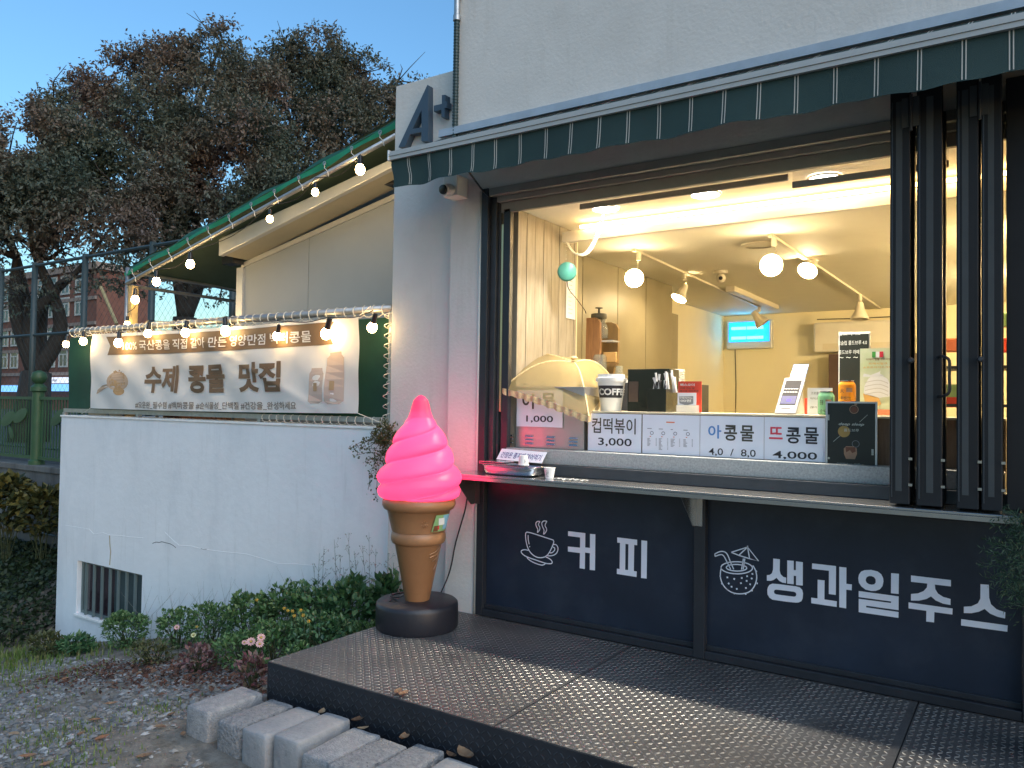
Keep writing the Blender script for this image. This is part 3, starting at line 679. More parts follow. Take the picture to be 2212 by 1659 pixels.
for px_, py_ in ((497, 560), (838, 388)):
    q = P(YA-.12, px_, py_); MB().box((q[0]-.09, YA-.15, q[2]-.05), (q[0]+.09, YA-.02, q[2]+.05)).build('bracket_block', m_gloss, an)
# ---- tarp canopy
YT = .35
tc = thing('green_tarp_canopy', (P(YT, 270, 700)[0], YT, 1.22), 'green tarpaulin canopy on a pipe frame with string bulbs', 'canopy')
q0, q1 = P(YT, 274, 612), P(YT, 856, 292); XLp = q0[0]
MB().tube([q0, q1], .022, 10).build('eave_pipe', m_galv, tc, smooth=True)
MB().tube([(XLp-.02, YT+.02, 1.22), (XLp-.02, YT+.02, P(YT, 270, 578)[2])], .022, 8).build('post', m_galv, tc, smooth=True)
m_wp = mat('yellow_wood_post', (.35, .27, .13), .7)
MB().box((XLp+.03, YT, 1.22), (XLp+.10, YT+.07, q0[2]-.03)).build('post', m_wp, tc)
z1_ = P(YT, 270, 578)[2]
MB().tube([(XLp, YT, z1_-.05), (XLp, 4.2, z1_-.07)], .018, 8).build('side_pipe', m_galv, tc)
MB().tube([(XLp, YT, q0[2]-.02), (XLp, 4.2, q0[2]-.05)], .018, 8).build('side_pipe', m_galv, tc)
xx = P(4.2, 515, 600)[0]; MB().tube([(XLp, 4.2, z1_-.07), (XLp+2.6, 4.2, z1_+.5)], .018, 8).build('rear_pipe', m_galv, tc)
MB().tube([(XLp, 4.2, q0[2]-.05), (XLp+3.2, 4.2, q0[2]-.05)], .018, 8).build('rear_pipe', m_galv, tc)
MB().tube([(XLp+.9, 4.2, z1_+.1), (XLp+.2, 4.2, 1.3)], .018, 8).build('rear_pipe', m_galv, tc)
t0, t1 = P(YT, 268, 578), P(YT, 856, 247)
n0, n1 = P(YT, 268, 590), P(YT, 856, 262); r0, r1 = P(YT, 270, 598), P(YT, 856, 275)
m_mesh = mat('dark_green_mesh', (.03, .17, .11), .6, var=.1, sub=.4, alpha=.85)
def lerp(a, b, u): return np.array(a)*(1-u)+np.array(b)*u
MB().grid(lambda u, v: lerp(lerp(n0, n1, u), lerp(t0, t1, u)+[0, .05, 0], v)+[0, .01*math.sin(u*40), .012*math.sin(u*26)*v], 60, 2).build('mesh_edge', m_mesh, tc, smooth=True)
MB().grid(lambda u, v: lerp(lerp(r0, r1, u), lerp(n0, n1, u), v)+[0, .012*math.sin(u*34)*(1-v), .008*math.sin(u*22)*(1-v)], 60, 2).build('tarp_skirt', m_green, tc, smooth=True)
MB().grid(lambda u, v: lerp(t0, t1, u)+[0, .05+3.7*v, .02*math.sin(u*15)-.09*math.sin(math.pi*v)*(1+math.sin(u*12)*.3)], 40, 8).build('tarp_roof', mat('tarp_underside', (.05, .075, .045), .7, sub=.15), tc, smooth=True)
for k in range(12):
    u = (k+.5)/12; c = lerp(lerp(r0, r1, u), lerp(n0, n1, u), .45)
    MB().lathe([(.010, 0), (.018, 0), (.018, .006), (.010, .006)], c-[0, .012, 0], 12, axis=(0, -1, 0), cap=False).build('grommet', m_galv, tc)
    e = lerp(q0, q1, u+.01); MB().tube([c-[0, .012, 0], (c+e)/2-[.03, .01, 0], e+[0, -.025, 0], e+[.02, -.03, -.05]], .0035, 4).build('tie_cord', m_rope, tc)
o = MB().tube([P(3.5, 218, 620), P(3.5, 252, 700)], .03, 8).build('leaning_pole', m_wp); tag(o, 'pale pole leaning behind the banner left of the canopy post', 'pole')
# ---- bulbs
def make_bulb(loc, label):
    t = thing('string_bulb', loc, label, 'light bulb', 'string light bulbs'); x, y, z = loc
    MB().lathe([(.012, .10), (.019, .095), (.021, .04), (.024, .022), (.017, .020)], (x, y, z), 14).build('socket', m_gloss, t, auto=40)
    MB().lathe([(.014, .024), (.022, .012), (.034, -.008), (.039, -.03), (.034, -.052), (.018, -.068), (.001, -.072)], (x, y, z+.012), 16).build('bulb', m_bulb, t, smooth=True)
    return t
upper = [(778, 362), (681, 412), (583, 470), (411, 567), (338, 605), (292, 644), (275, 698)]
lower = [(143, 741), (180, 734), (256, 737), (320, 717), (401, 715), (487, 711), (599, 722), (706, 716), (805, 703)]
ulab = ['lit bulb of the canopy string nearest the letter wall', 'small lit bulb second from the letter wall on the canopy', 'lit bulb hanging in front of the eave left end', 'lit bulb on the canopy string above the corner post', 'lit bulb under the low end of the canopy pipe', 'lit bulb beside the canopy corner post', 'smallest lit bulb just above the rope laced rail']
llab = ['leftmost lit bulb hanging free beyond the rail end', 'lit bulb over the green curtain left of the banner', 'lit bulb at the left end of the brown ribbon', 'lit bulb above the 100 percent lettering', 'lit bulb above the banner, fifth from the left', 'lit bulb above the middle of the brown ribbon', 'lit bulb in its black socket over the ribbon right half', 'brightest lit bulb at the right end of the brown ribbon', 'rightmost lit bulb over the green curtain']
proto = None; ups = []; los = []
for (x, y), lb in zip(upper, ulab):
    p = P(YT-.05, x, y); ups.append(p)
    if proto is None: proto = make_bulb(p, lb)
    else: dup(proto, p, lb, scale=.75 if x in (681, 583, 275) else 1)
for (x, y), lb in zip(lower, llab):
    p = P(-.02, x, y); los.append(p); b_ = dup(proto, p, lb, scale=(.8, .92, 1.0, .9, .95, 1.05, .85, 1.1, .95)[len(los)-1]); b_.rotation_euler = (.1*math.sin(x), .12*math.cos(x), 0)
    if x in (599, 706, 805): b_.rotation_euler = (.15, .45, 0)
M = MB()
for i, pts in enumerate((sorted(ups, key=lambda q: q[0]), sorted(los, key=lambda q: q[0]))):
    prev = None
    for p in pts:
        e = p+[0, 0, .11]
        if prev is not None: M.tube(smoothpts([prev, (prev+e)/2+[0, .05, -.02 if i else -.05], e], 4), .004, 5)
        prev = e
sc = M.build('light_string_cable', m_gloss); tag(sc, 'thin black cable carrying the string of warm bulbs', 'cable')
# ================================================================ KIOSK BUILDING
kb = thing('kiosk_building', (1.5, .2, 0), 'cream plastered kiosk building with a wide serving window', 'building')
M = MB(); M.box((-.27, 0, -.3), (-.012, .3, 3.10)); M.box((-.27, 0, 3.10), (7, .3, 6.6)); M.box((3.30, 0, -.3), (7, .3, 3.10)); M.box((-.27, .3, 3.3), (-.05, 7.2, 6.6))
M.build('outer_wall', m_plaster, kb)
MB().tube([(-.012, .0, .25), (-.012, .0, 3.09)], .014, 8).build('corner_bead', m_plaster, kb, smooth=True)
za = P(.06, 853, 187)[2]; xa = P(.06, 849, 500)[0]
MB().box((xa, .06, -.5), (-.272, 1.1, za)).build('parapet_wall', m_plaster, kb, bevel=.008)
# A+ sign
def A_(x, y, Y=.03): return on(1, Y, x*.1736+768, y*.1736+164.6)
m_sign = mat('slate_sign_letter', (.045, .075, .11), .45, var=.06)
t = thing('letter_sign', (-.6, .03, 3.5), 'raised dark slate A+ letters on the cream parapet wall', 'sign')
L1 = [[(905, 113), (914, 118), (914, 815), (830, 815), (828, 700), (690, 728), (628, 880), (545, 890), (555, 865)], [(832, 425), (832, 640), (720, 662)]]
L2 = [[(1085, 240), (1127, 237), (1127, 322), (1147, 318), (1147, 397), (1120, 404), (1118, 515), (1078, 517), (1078, 422), (984, 447), (984, 372), (1085, 350)]]
for L, nm in ((L1, 'letter'), (L2, 'plus_mark')):
    lp = [[(p[0], p[2]) for p in (A_(x, y, .012) for x, y in l)] for l in L]; vs, fs = curve_mesh(lp, .028)
    MB().add([(v[0], .030-v[2], v[1]) for v in vs], fs).build(nm, m_sign, t)
# conduit
t = thing('conduit', (-.2, -.03, 3.5), 'dark ribbed conduit pipe running up the wall corner', 'pipe')
cx = P(-.03, 985, 150)[0]; zt_ = P(-.03, 987, 45)[2]
prof = []; z = 3.46
while z < zt_: prof += [(.021, z), (.021, z+.012), (.017, z+.014), (.017, z+.02)]; z += .022
MB().lathe(prof, (cx, -.03, 0), 12).build('flexible_hose', mat('dark_green_hose', (.02, .045, .045), .45), t)
MB().lathe([(.027, zt_), (.027, zt_+.035), (.022, zt_+.04), (.022, zt_+.15), (.028, zt_+.155), (.028, zt_+.20), (.018, zt_+.21), (.018, zt_+1.6)], (cx, -.03, 0), 14).build('metal_coupling', m_galv, t, auto=40)
# ---- window frame
fr = thing('serving_window_frame', (1.5, 0, .25), 'black metal frame of the wide serving window and lower panels', 'window frame')
xm0, xm1 = P(0, 1501, 1200)[0], P(0, 1525, 1200)[0]
FZ0, FZT = .25, 3.10
J = lambda a, b, nm='frame_profile', m=m_dark, bv=.003: MB().box(a, b).build(nm, m, fr, bevel=bv)
J((0, -.015, FZ0), (.055, .14, FZT), m=m_black); J((.057, .02, 1.27), (.10, .14, FZT-.06)); J((.102, .045, 1.27), (.118, .14, FZT-.10)); J((.142, .045, 1.27), (.196, .085, FZT-.14), m=m_black)
J((.120, .05, 1.6), (.138, .06, FZT-.24), 'metal_strip', mat('brass_strip', (.6, .5, .3), .3, metal=1))
m_head = mat('flare_lightened_profile', (.24, .24, .21), .5, var=.08); J((.057, -.012, FZT-.055), (3.06, .14, FZT-.002), m=m_head); J((.102, .02, FZT-.095), (3.06, .14, FZT-.057), m=m_head); J((.12, .045, FZT-.165), (3.06, .075, FZT-.097), m=m_head)  # head profiles lightened in colour to carry the lens flare over them
J((.057, -.014, FZ0), (xm0, .10, FZ0+.045), m=m_black); J((xm1, -.014, FZ0), (3.055, .10, FZ0+.045), m=m_black)
J((.057, .012, FZ0+.046), (xm0, .10, FZ0+.075), m=m_black); J((xm1, .012, FZ0+.046), (3.055, .10, FZ0+.075), m=m_black)
J((xm0, -.018, FZ0), (xm1, .12, 1.185), 'mullion', m_black); J((3.056, -.018, FZ0), (3.30, .14, FZT), m=m_black)
J((.057, -.005, 1.13), (xm0, .10, 1.19), m=m_black); J((xm1, -.005, 1.13), (3.055, .10, 1.19), m=m_black)
J((.057, -.01, 1.205), (3.055, .10, 1.272), 'sill_profile', m_dark)
def panel_pos(): pass
pa = MB().box((.057, .028, FZ0+.075), (xm0, .06, 1.13)).build('lower_panel', m_navy, fr); pb = MB().box((xm1, .028, FZ0+.075), (3.055, .06, 1.13)).build('lower_panel', m_navy, fr)
YL = .0262
def za_(x, y): return (x*.1984+1069.8, y*.1984+1086.2)
KA = (.1984, 1069.8, 1086.2); KC = (.1984, 1508.7, 1141.1); KD = (.4048, 1920.1, 987.5)
decal([[(793, 308), (981, 330), (979, 485), (1031, 491), (1032, 338), (1090, 343), (1086, 736), (1029, 730), (1030, 548), (978, 542), (976, 720), (919, 712), (922, 547), (791, 530), (791, 475), (923, 488), (924, 377), (793, 360)]], YL, m_letter, pa, *KA)
decal([[(1328, 376), (1545, 402), (1545, 462), (1513, 458), (1509, 742), (1541, 747), (1539, 808), (1324, 774), (1324, 716), (1354, 720), (1358, 436), (1328, 432)], [(1418, 447), (1450, 451), (1446, 732), (1415, 728)]], YL, m_letter, pa, *KA)
decal([[(1591, 408), (1654, 415), (1649, 825), (1587, 818)]], YL, m_letter, pa, *KA)
def sp(pts, K, M, wd=.0062, cl=False, sm=3):
    Q = [on(1, YL, x*K[0]+K[1], y*K[0]+K[2]) for x, y in pts]
    if cl: Q = Q+[Q[0]]
    stroke(M, smoothpts(Q, sm) if sm > 1 else Q, wd)
M = MB()
for pts in ([(345, 318), (400, 330), (500, 362), (590, 392), (625, 403), (636, 415), (634, 440), (610, 500), (575, 560), (535, 590), (480, 597), (425, 578), (375, 530), (348, 470), (333, 400), (330, 345), (336, 325), (345, 318)],
            [(360, 517), (320, 510), (290, 518), (282, 535), (300, 560), (345, 588), (440, 622), (540, 655), (600, 663), (620, 650), (610, 625), (580, 602), (550, 590)],
            [(345, 590), (352, 605), (390, 635), (450, 663), (505, 678), (532, 672), (545, 660)],
            [(634, 453), (660, 455), (680, 480), (682, 515), (665, 550), (630, 572), (590, 577), (560, 575)],
            [(628, 482), (645, 490), (647, 512), (630, 535), (608, 545), (595, 543)],
            [(488, 203), (458, 203), (442, 225), (450, 262), (464, 290), (458, 322), (480, 300), (486, 270), (470, 235), (488, 203)],
            [(563, 200), (528, 198), (507, 220), (514, 258), (532, 300), (526, 342), (550, 318), (560, 285), (542, 245), (563, 200)],
            [(358, 352), (359, 400), (370, 452)]): sp(pts, KA, M)
sp([(371, 474), (378, 479)], KA, M, .009, sm=1)
M.build('cup_drawing', m_letter, pa)
M = MB()
def ell(cx, cy, rx, ry, rot, n=26): return [(cx+rx*math.cos(t)*math.cos(rot)-ry*math.sin(t)*math.sin(rot), cy+rx*math.cos(t)*math.sin(rot)+ry*math.sin(t)*math.cos(rot)) for t in np.linspace(0, 2*math.pi, n)]
for pts in ([(178, 280), (235, 254), (285, 257), (318, 290), (350, 370), (385, 448)], [(182, 306), (240, 287), (272, 298), (300, 345), (345, 435), (352, 448)],
            [(490, 330), (478, 400), (470, 450)], [(505, 330), (495, 400), (487, 448)],
            [(248, 425), (238, 520), (260, 600), (310, 665), (385, 706), (480, 713), (560, 688), (612, 625), (635, 540), (622, 460), (592, 405)]): sp(pts, KC, M)
for pts in ([(178, 278), (182, 308)], [(357, 262), (535, 205), (655, 358), (545, 328), (440, 295), (357, 262)], [(535, 205), (440, 295)], [(535, 205), (557, 330)], [(535, 190), (535, 206)]): sp(pts, KC, M, sm=1)
sp(ell(417, 430, 172, 66, .02), KC, M, sm=1); sp(ell(415, 430, 112, 36, .03), KC, M, sm=1)
for x, y, a in ((315, 535, 0), (390, 552, 2), (472, 542, .1), (530, 522, -.2), (588, 497, -.2), (580, 547, -.2), (525, 573, .2), (463, 598, 1.2), (563, 610, .4), (330, 602, 2.3), (361, 637, 1.4), (418, 660, 1.4), (517, 650, 1.2)):
    dx, dy = 9*math.cos(a), 9*math.sin(a); sp([(x-dx, y-dy), (x+dx, y+dy)], KC, M, .009, sm=1)
for x, y in ((236, 523), (254, 603), (314, 670), (390, 712), (515, 718), (585, 680), (640, 600), (632, 468)):
    dx, dy = (x-435)*.03, (y-540)*.03; sp([(x-dx, y-dy), (x+dx, y+dy)], KC, M, .009, sm=1)
M.build('coconut_drawing', m_letter, pb)
for L in ([[(815, 330), (887, 338), (885, 460), (895, 500), (925, 530), (956, 538), (954, 598), (915, 592), (880, 573), (850, 540), (820, 562), (790, 572), (745, 571), (745, 510), (775, 508), (800, 490), (812, 450)]],
          [[(967, 350), (1038, 355), (1038, 455), (1061, 457), (1062, 360), (1137, 370), (1136, 624), (1063, 618), (1063, 520), (1038, 517), (1037, 610), (966, 602)]],
          [[(750, 670), (757, 640), (775, 615), (805, 603), (870, 608), (960, 620), (1060, 632), (1105, 645), (1130, 670), (1139, 710), (1135, 765), (1120, 795), (1090, 808), (1060, 810), (960, 800), (870, 787), (805, 777), (772, 755), (752, 720)], [(822, 690), (830, 672), (850, 668), (950, 680), (1040, 692), (1060, 702), (1066, 722), (1060, 740), (1040, 745), (950, 734), (850, 720), (828, 710)]],
          [[(1238, 382), (1498, 412), (1496, 726), (1419, 716), (1421, 463), (1236, 442)]],
          [[(1298, 560), (1374, 568), (1372, 775), (1507, 795), (1505, 857), (1228, 816), (1228, 755), (1297, 764)]],
          [[(1533, 420), (1611, 428), (1611, 605), (1671, 612), (1669, 676), (1610, 668), (1609, 873), (1533, 860)]],
          [[(1740, 545), (1748, 505), (1770, 473), (1810, 456), (1880, 453), (1950, 470), (1990, 500), (2010, 540), (2015, 580), (2004, 630), (1975, 665), (1930, 682), (1880, 683), (1820, 668), (1775, 635), (1748, 595)], [(1820, 565), (1830, 535), (1855, 521), (1885, 521), (1912, 533), (1929, 557), (1930, 590), (1915, 610), (1885, 615), (1855, 608), (1830, 590)]],
          [[(2098, 488), (2183, 496), (2180, 716), (2096, 707)]],
          [[(1745, 683), (2180, 742), (2180, 892), (1826, 843), (1826, 861), (2179, 912), (2178, 976), (1745, 913), (1745, 768), (2097, 814), (2097, 797), (1745, 749)]]):
    decal(L, YL, m_letter, pb, *KC)
for L in ([[(118, 631), (331, 656), (331, 690), (245, 680), (248, 705), (262, 728), (290, 746), (329, 757), (329, 789), (290, 782), (250, 765), (225, 743), (200, 757), (160, 766), (118, 765), (118, 730), (155, 727), (185, 715), (203, 695), (205, 675), (118, 665)]],
          [[(105, 775), (340, 808), (339, 840), (243, 827), (241, 882), (199, 877), (200, 820), (105, 807)]],
          [[(489, 678), (534, 681), (535, 750), (545, 785), (575, 812), (622, 828), (620, 861), (580, 852), (540, 835), (511, 810), (480, 825), (440, 833), (400, 832), (400, 798), (440, 796), (475, 780), (488, 755)]],
          [[(386, 864), (634, 898), (632, 932), (385, 898)]]):
    decal(L, YL, m_letter, pb, *KD)
# ---- serving shelf
sh = thing('serving_shelf', (1.5, -.15, 1.2), 'long stainless steel shelf below the serving window', 'shelf')
MB().box((-.035, -.29, 1.192), (3.05, -.001, 1.204)).build('shelf_top', m_steel, sh, bevel=.002)
MB().box((-.035, -.292, 1.17), (3.05, -.284, 1.191)).build('front_lip', m_steel, sh)
for X_ in (-.012, xm0+.01):
    M = MB(); M.add([(X_, -.02, 1.19), (X_, -.25, 1.19), (X_, -.25, 1.165), (X_, -.07, .985), (X_, -.02, .985)], [(0, 1, 2, 3, 4)])
    th = .004; vs = M.v; M.v = vs+[(x+th, y, z) for x, y, z in vs]; M.f = [(4, 3, 2, 1, 0), (5, 6, 7, 8, 9)]+[(i, (i+1) % 5, 5+(i+1) % 5, 5+i) for i in range(5)]
    M.box((X_+th, -.024, .985), (X_+.04, -.019, 1.19)); M.build('bracket', m_steel if X_ > .5 else mat('grey_bracket', (.12, .11, .12), .4, metal=.6), sh)
# stone sill
m_stonesill = mat('speckled_grey_stone', (.26, .27, .26), .55, var=.3, vs=90, col2=(.46, .47, .46))
o = MB().box((.198, .03, 1.273), (2.99, .16, 1.365)).build('stone_sill', m_stonesill, bevel=.004); tag(o, 'speckled grey stone sill under the price papers', 'sill')
# ---- awning
aw = thing('awning', (1.5, -.3, 3.0), 'dark green striped retractable awning above the serving window', 'awning')
m_canvas = mat('dark_green_canvas', (.013, .038, .037), .8, var=.15, vs=2, bump=.5, bs=400)
m_stripe = mat('cream_stripe', (.42, .41, .37), .8, var=.05)
YV = -.50; vx0 = P(YV, 850, 370)[0]; vx1 = 4.6; vzt = (P(YV, 848, 326)[2]+P(YV, 2000, 82)[2])/2; vzb = (P(YV, 854, 408)[2]+P(YV, 1922, 208)[2])/2
def vf(x, t, off=0):   # t 0 bottom .. 1 top
    k = (1-t); e = math.exp(-(x-vx0)/.5)
    return (x+.010*math.sin(t*5+1)*e*2, YV-off-.010*math.sin(x*7.5)*k-.012*math.sin(x*19+1)*k*e-.02*k*k, vzb+(vzt-vzb)*t+(.006*math.sin(x*11)+.004*math.sin(x*27+1))*k)
MB().grid(lambda u, v: vf(vx0+(vx1-vx0)*u, v), 160, 6).build('valance', m_canvas, aw, smooth=True)
zfl = 3.50
rf = lambda x, t, off=0: (x, YV+(-.02-YV)*t, vzt+.004+off+(zfl-vzt-.004)*t-.01*math.sin(math.pi*t))
MB().grid(lambda u, v: rf(vx0+(vx1-vx0)*u, v), 60, 4).build('roof_fabric', m_canvas, aw, smooth=True)
Ms, Mr = MB(), MB()
sx = [886, 930, 977, 1025, 1072.5, 1125, 1181.6, 1236, 1297, 1358.5, 1424.6, 1494, 1566, 1641, 1721, 1805, 1894, 1987, 2083, 2185]
for px_ in sx+[2290, 2400]:
    py_ = 340-.2205*(px_-848); X_ = P(YV, px_, py_)[0]
    Ms, Mr = MB(), MB()
    for d_ in (-.007, .007):
        Ms.grid(lambda u, v: vf(X_+d_+(u-.5)*.0048, .02+.85*v, .002), 1, 6); Mr.grid(lambda u, v: rf(X_+d_+(u-.5)*.0048, v, .002), 1, 4)
    Ms.build('stripe', m_stripe, aw); Mr.build('stripe', m_stripe, aw)
m_bar2 = mat('grey_awning_bar', (.42, .43, .42), .45, metal=.2, var=.05)
M = MB(); M.box((vx0-.02, YV-.022, vzt-.055), (vx1, YV+.02, vzt-.032)); M.box((vx0-.02, YV-.028, vzt-.031), (vx1, YV+.02, vzt-.014)); M.box((vx0-.02, YV-.022, vzt-.013), (vx1, YV+.02, vzt)); M.build('front_bar', m_bar2, aw)
MB().box((vx0-.03, YV-.03, vzt-.06), (vx0-.018, YV+.03, vzt+.01)).build('end_cap', m_trim, aw, bevel=.004)
MB().box((P(0, 957, 290)[0], -.05, 3.505), (vx1, -.001, 3.555)).build('wall_flashing', mat('blue_grey_flashing', (.40, .46, .52), .4, metal=.3), aw)
MB().tube([(vx0+.3, YV+.03, 3.2), (1.2, -.30, 3.25), (2.0, -.06, 3.28)], .018, 8).build('folding_arm', m_trim, aw)
MB().tube(smoothpts([P(-.3, 1012, 370), P(-.2, 1028, 392), P(-.03, 1040, 408), P(-.018, 1056, 424)], 4), .007, 6).build('power_cable', m_gloss, aw)
# ---- security camera box
t = thing('security_camera', (-.28, -.05, 3.08), 'white security camera on a junction box below the awning end', 'camera')
cx0, cx1 = P(-.12, 957, 400)[0], P(-.12, 988, 400)[0]; cz0, cz1 = P(-.12, 970, 424)[2], P(-.12, 970, 380)[2]
MB().box((cx0, -.12, cz0), (cx1, -.001, cz1)).build('junction_box', m_ivory, t, bevel=.006)
c = P(-.16, 967, 407); MB().lathe([(.036, 0), (.04, .02), (.04, .075)], (c[0], -.121, c[2]), 20, axis=(-.1, -1, -.2)).build('camera_barrel', m_trim, t, auto=40)
MB().lathe([(.033, 0), (.030, .012), (.012, .016), (.001, .016)], np.array([c[0], -.121, c[2]])+np.array([-.1, -1, -.2])*.077/1.025, 20, axis=(-.1, -1, -.2)).build('lens', m_gloss, t, auto=40)
# ---- folded door leaves
m_strip = mat('sheen_and_hinge_grey', (.045, .052, .055), .8, var=.1)  # grey of the hinge plates and of the drawn-in stile sheen
xs4 = [(1922, 1965), (1980, 2035), (2066, 2114), (2120, 2165)]
dl = ['first folded door leaf from the left, edge of the window opening', 'second folded door leaf carrying the black pull handle', 'third folded door leaf right of the handle gap', 'fourth folded door leaf at the far right']
for i, (pa_, pb_) in enumerate(xs4):
    x0, x1 = P(-.24, pa_, 700)[0], P(-.24, pb_, 700)[0]; m_dk = mat('matt_black_profile', (.014, .015, .017), .6, var=.1, spec=.3); t = thing('folding_door_leaf', ((x0+x1)/2, -.12, 1.21), dl[i], 'door', 'folded glass door leaves')
    zA, zB = 1.215, 3.17
    MB().box((x0, -.24, zA), (x1, -.19, zB)).build('stile', m_dk, t, bevel=.004); MB().box((x0, -.06, zA), (x1, -.012, zB-.09)).build('stile', m_dk, t, bevel=.004)
    xc = (x0+x1)/2; MB().box((xc-.01, -.189, zA+.1), (xc+.01, -.061, zB-.12)).build('pane', m_glass_d, t)
    MB().box((x0+.01, -.189, zA), (x1-.01, -.061, zA+.09)).build('rail', m_black, t); MB().box((x0+.01, -.189, zB-.11), (x1-.01, -.061, zB-.02)).build('rail', m_black, t)
    s0, s1 = ((.30, .62), (.38, .66), (.25, .55), (.32, .62))[i]
    MB().box((x0+(x1-x0)*s0, -.2415, zA+.06), (x0+(x1-x0)*s1, -.2402, zB-.07)).build('sheen_strip', m_strip, t)  # lighter strip painted in as the sheen along the stile front
    MB().box((x0+(x1-x0)*.08, -.2425, zA+.03), (x0+(x1-x0)*.14, -.2402, zB-.07)).build('gasket', m_dark, t)
    if i in (0, 2):
        for dx in (-.028, .016): 
            h = MB().box((x1+dx-.006, -.25, zB-.20), (x1+dx+.024, -.2426, zB-.06)).build('hinge_plate', m_strip, t, bevel=.002)
        MB().tube([(x1+.006, -.252, zB-.22), (x1+.006, -.252, zB-.05)], .007, 8).build('hinge_pin', m_dark, t)
        MB().lathe([(.012, 0), (.014, .01), (.008, .03)], (x1+.008, -.25, 1.88), 12, axis=(0, -1, 0)).build('door_knob', m_dark, t)
    if i == 1:
        xh = x1-.012; za1, za2 = P(-.28, 2045, 770)[2], P(-.28, 2045, 856)[2]
        MB().tube(smoothpts([(xh, -.24, za1), (xh+.02, -.29, za1), (xh+.045, -.295, za1-.02), (xh+.045, -.295, (za1+za2)/2), (xh+.045, -.295, za2+.02), (xh+.02, -.29, za2), (xh, -.24, za2)], 4), .007, 8).build('pull_handle', m_gloss, t)
    for zz in (1.30, 1.42): MB().box((x1-.004, -.245, zz), (x1+.012, -.2405, zz+.012)).build('latch', m_steel, t)
xq = P(-.10, 2174, 700)[0]; o = MB().box((xq, -.10, 1.21), (3.30, -.02, 3.17)).build('door_jamb_post', m_dk, bevel=.004); tag(o, 'plain dark post right of the fourth folded door leaf', 'post')
# ================================================================ PLATFORM
pf = thing('steel_platform', (1.6, -.72, 0), 'low checker plate steel platform in front of the kiosk', 'platform')
X0, X1, Y0, Y1, ZP_ = -.335, 4.6, -1.44, 0.0, .25
edges = [X0, 1.142, 2.638, X1]
for k in range(3):
    a_, b_ = edges[k]+(.003 if k else 0), edges[k+1]-.003
    pl = MB().box((a_, Y0, ZP_-.006), (b_, -.02 if k < 9 else 0, ZP_)).build('top_plate', m_plate, pf)
    M = MB(); pitch = .0305; rr = np.random.RandomState(k); i = 0; y = Y0+.018
    shp = np.array([(-.0145, 0, 0), (-.007, .0042, 0), (.007, .0042, 0), (.0145, 0, 0), (.007, -.0042, 0), (-.007, -.0042, 0), (-.009, 0, .0022), (.009, 0, .0022)])
    fs = [(0, 6, 1), (1, 6, 7, 2), (2, 7, 3), (3, 7, 4), (4, 7, 6, 5), (5, 6, 0)]; fs = [f[::-1] for f in fs]
    while y < -.03:
        j = 0; x = a_+.015
        while x < b_-.012:
            an_ = math.pi/4 if (i+j) % 2 else -math.pi/4; ca, sa = math.cos(an_), math.sin(an_)
            M.add([(x+p[0]*ca-p[1]*sa, y+p[0]*sa+p[1]*ca, ZP_+p[2]) for p in shp], fs); x += pitch; j += 1
        y += pitch; i += 1
    M.build('tread_lug', m_lug, pl, kind='stuff')
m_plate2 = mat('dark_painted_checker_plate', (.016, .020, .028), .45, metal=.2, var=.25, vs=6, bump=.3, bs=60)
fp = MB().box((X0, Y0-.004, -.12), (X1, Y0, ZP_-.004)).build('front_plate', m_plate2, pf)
M = MB(); i = 0; z = .0
while z < ZP_-.02:
    j = 0; x = X0+.02
    while x < X1-.02:
        an_ = math.pi/4 if (i+j) % 2 else -math.pi/4; ca, sa = math.cos(an_), math.sin(an_)
        M.add([(x+p[0]*ca-p[1]*sa, Y0-.004-p[2], z+p[0]*sa+p[1]*ca) for p in shp], fs); x += pitch; j += 1
    z += pitch; i += 1
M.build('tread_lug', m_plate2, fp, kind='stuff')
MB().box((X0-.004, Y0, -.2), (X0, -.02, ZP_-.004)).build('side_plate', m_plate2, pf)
MB().box((X0+.01, Y0+.01, -.2), (X1, -.03, ZP_-.01)).build('frame_body', m_black, pf)
# ---- concrete blocks in a row
m_conc2 = grime(mat('smooth_block_concrete', (.20, .205, .22), .85, var=.1, vs=8, bump=1.0, bs=50, col2=(.29, .295, .30)), 18, (.10, .105, .11), .6, lo=.56, hi=.72)
m_conc3 = grime(mat('pitted_block_concrete', (.15, .155, .165), .95, var=.3, vs=30, bump=4, bs=60, col2=(.27, .27, .275)), 42, (.06, .06, .065), .9, lo=.60, hi=.68)
grime(m_concrete, 25, (.09, .09, .095), .7, lo=.6, hi=.72)
rs = np.random.RandomState(4)
blabels = ['smooth concrete block at the left end of the row', 'pitted concrete block second from the left end', 'concrete block with crumbled front corner, third from the left end', 'taller smooth concrete block, fourth from the left end', 'rough pitted concrete block in the middle of the row', 'smooth concrete block sixth from the left end', 'concrete block seventh from the left end below the platform', 'concrete block at the bottom edge of the photo', 'concrete block just inside the bottom frame edge']
tops = [((407, 1522), (521, 1481)), ((457, 1552), (580, 1509)), ((519, 1574), (640, 1526)), ((580, 1595), (703, 1544)), ((651, 1623), (766, 1566)), ((720, 1643), (835, 1585)), ((811, 1655), (894, 1611)), ((880, 1672), (978, 1636)), ((960, 1700), (1060, 1655))]
zt_ = .105
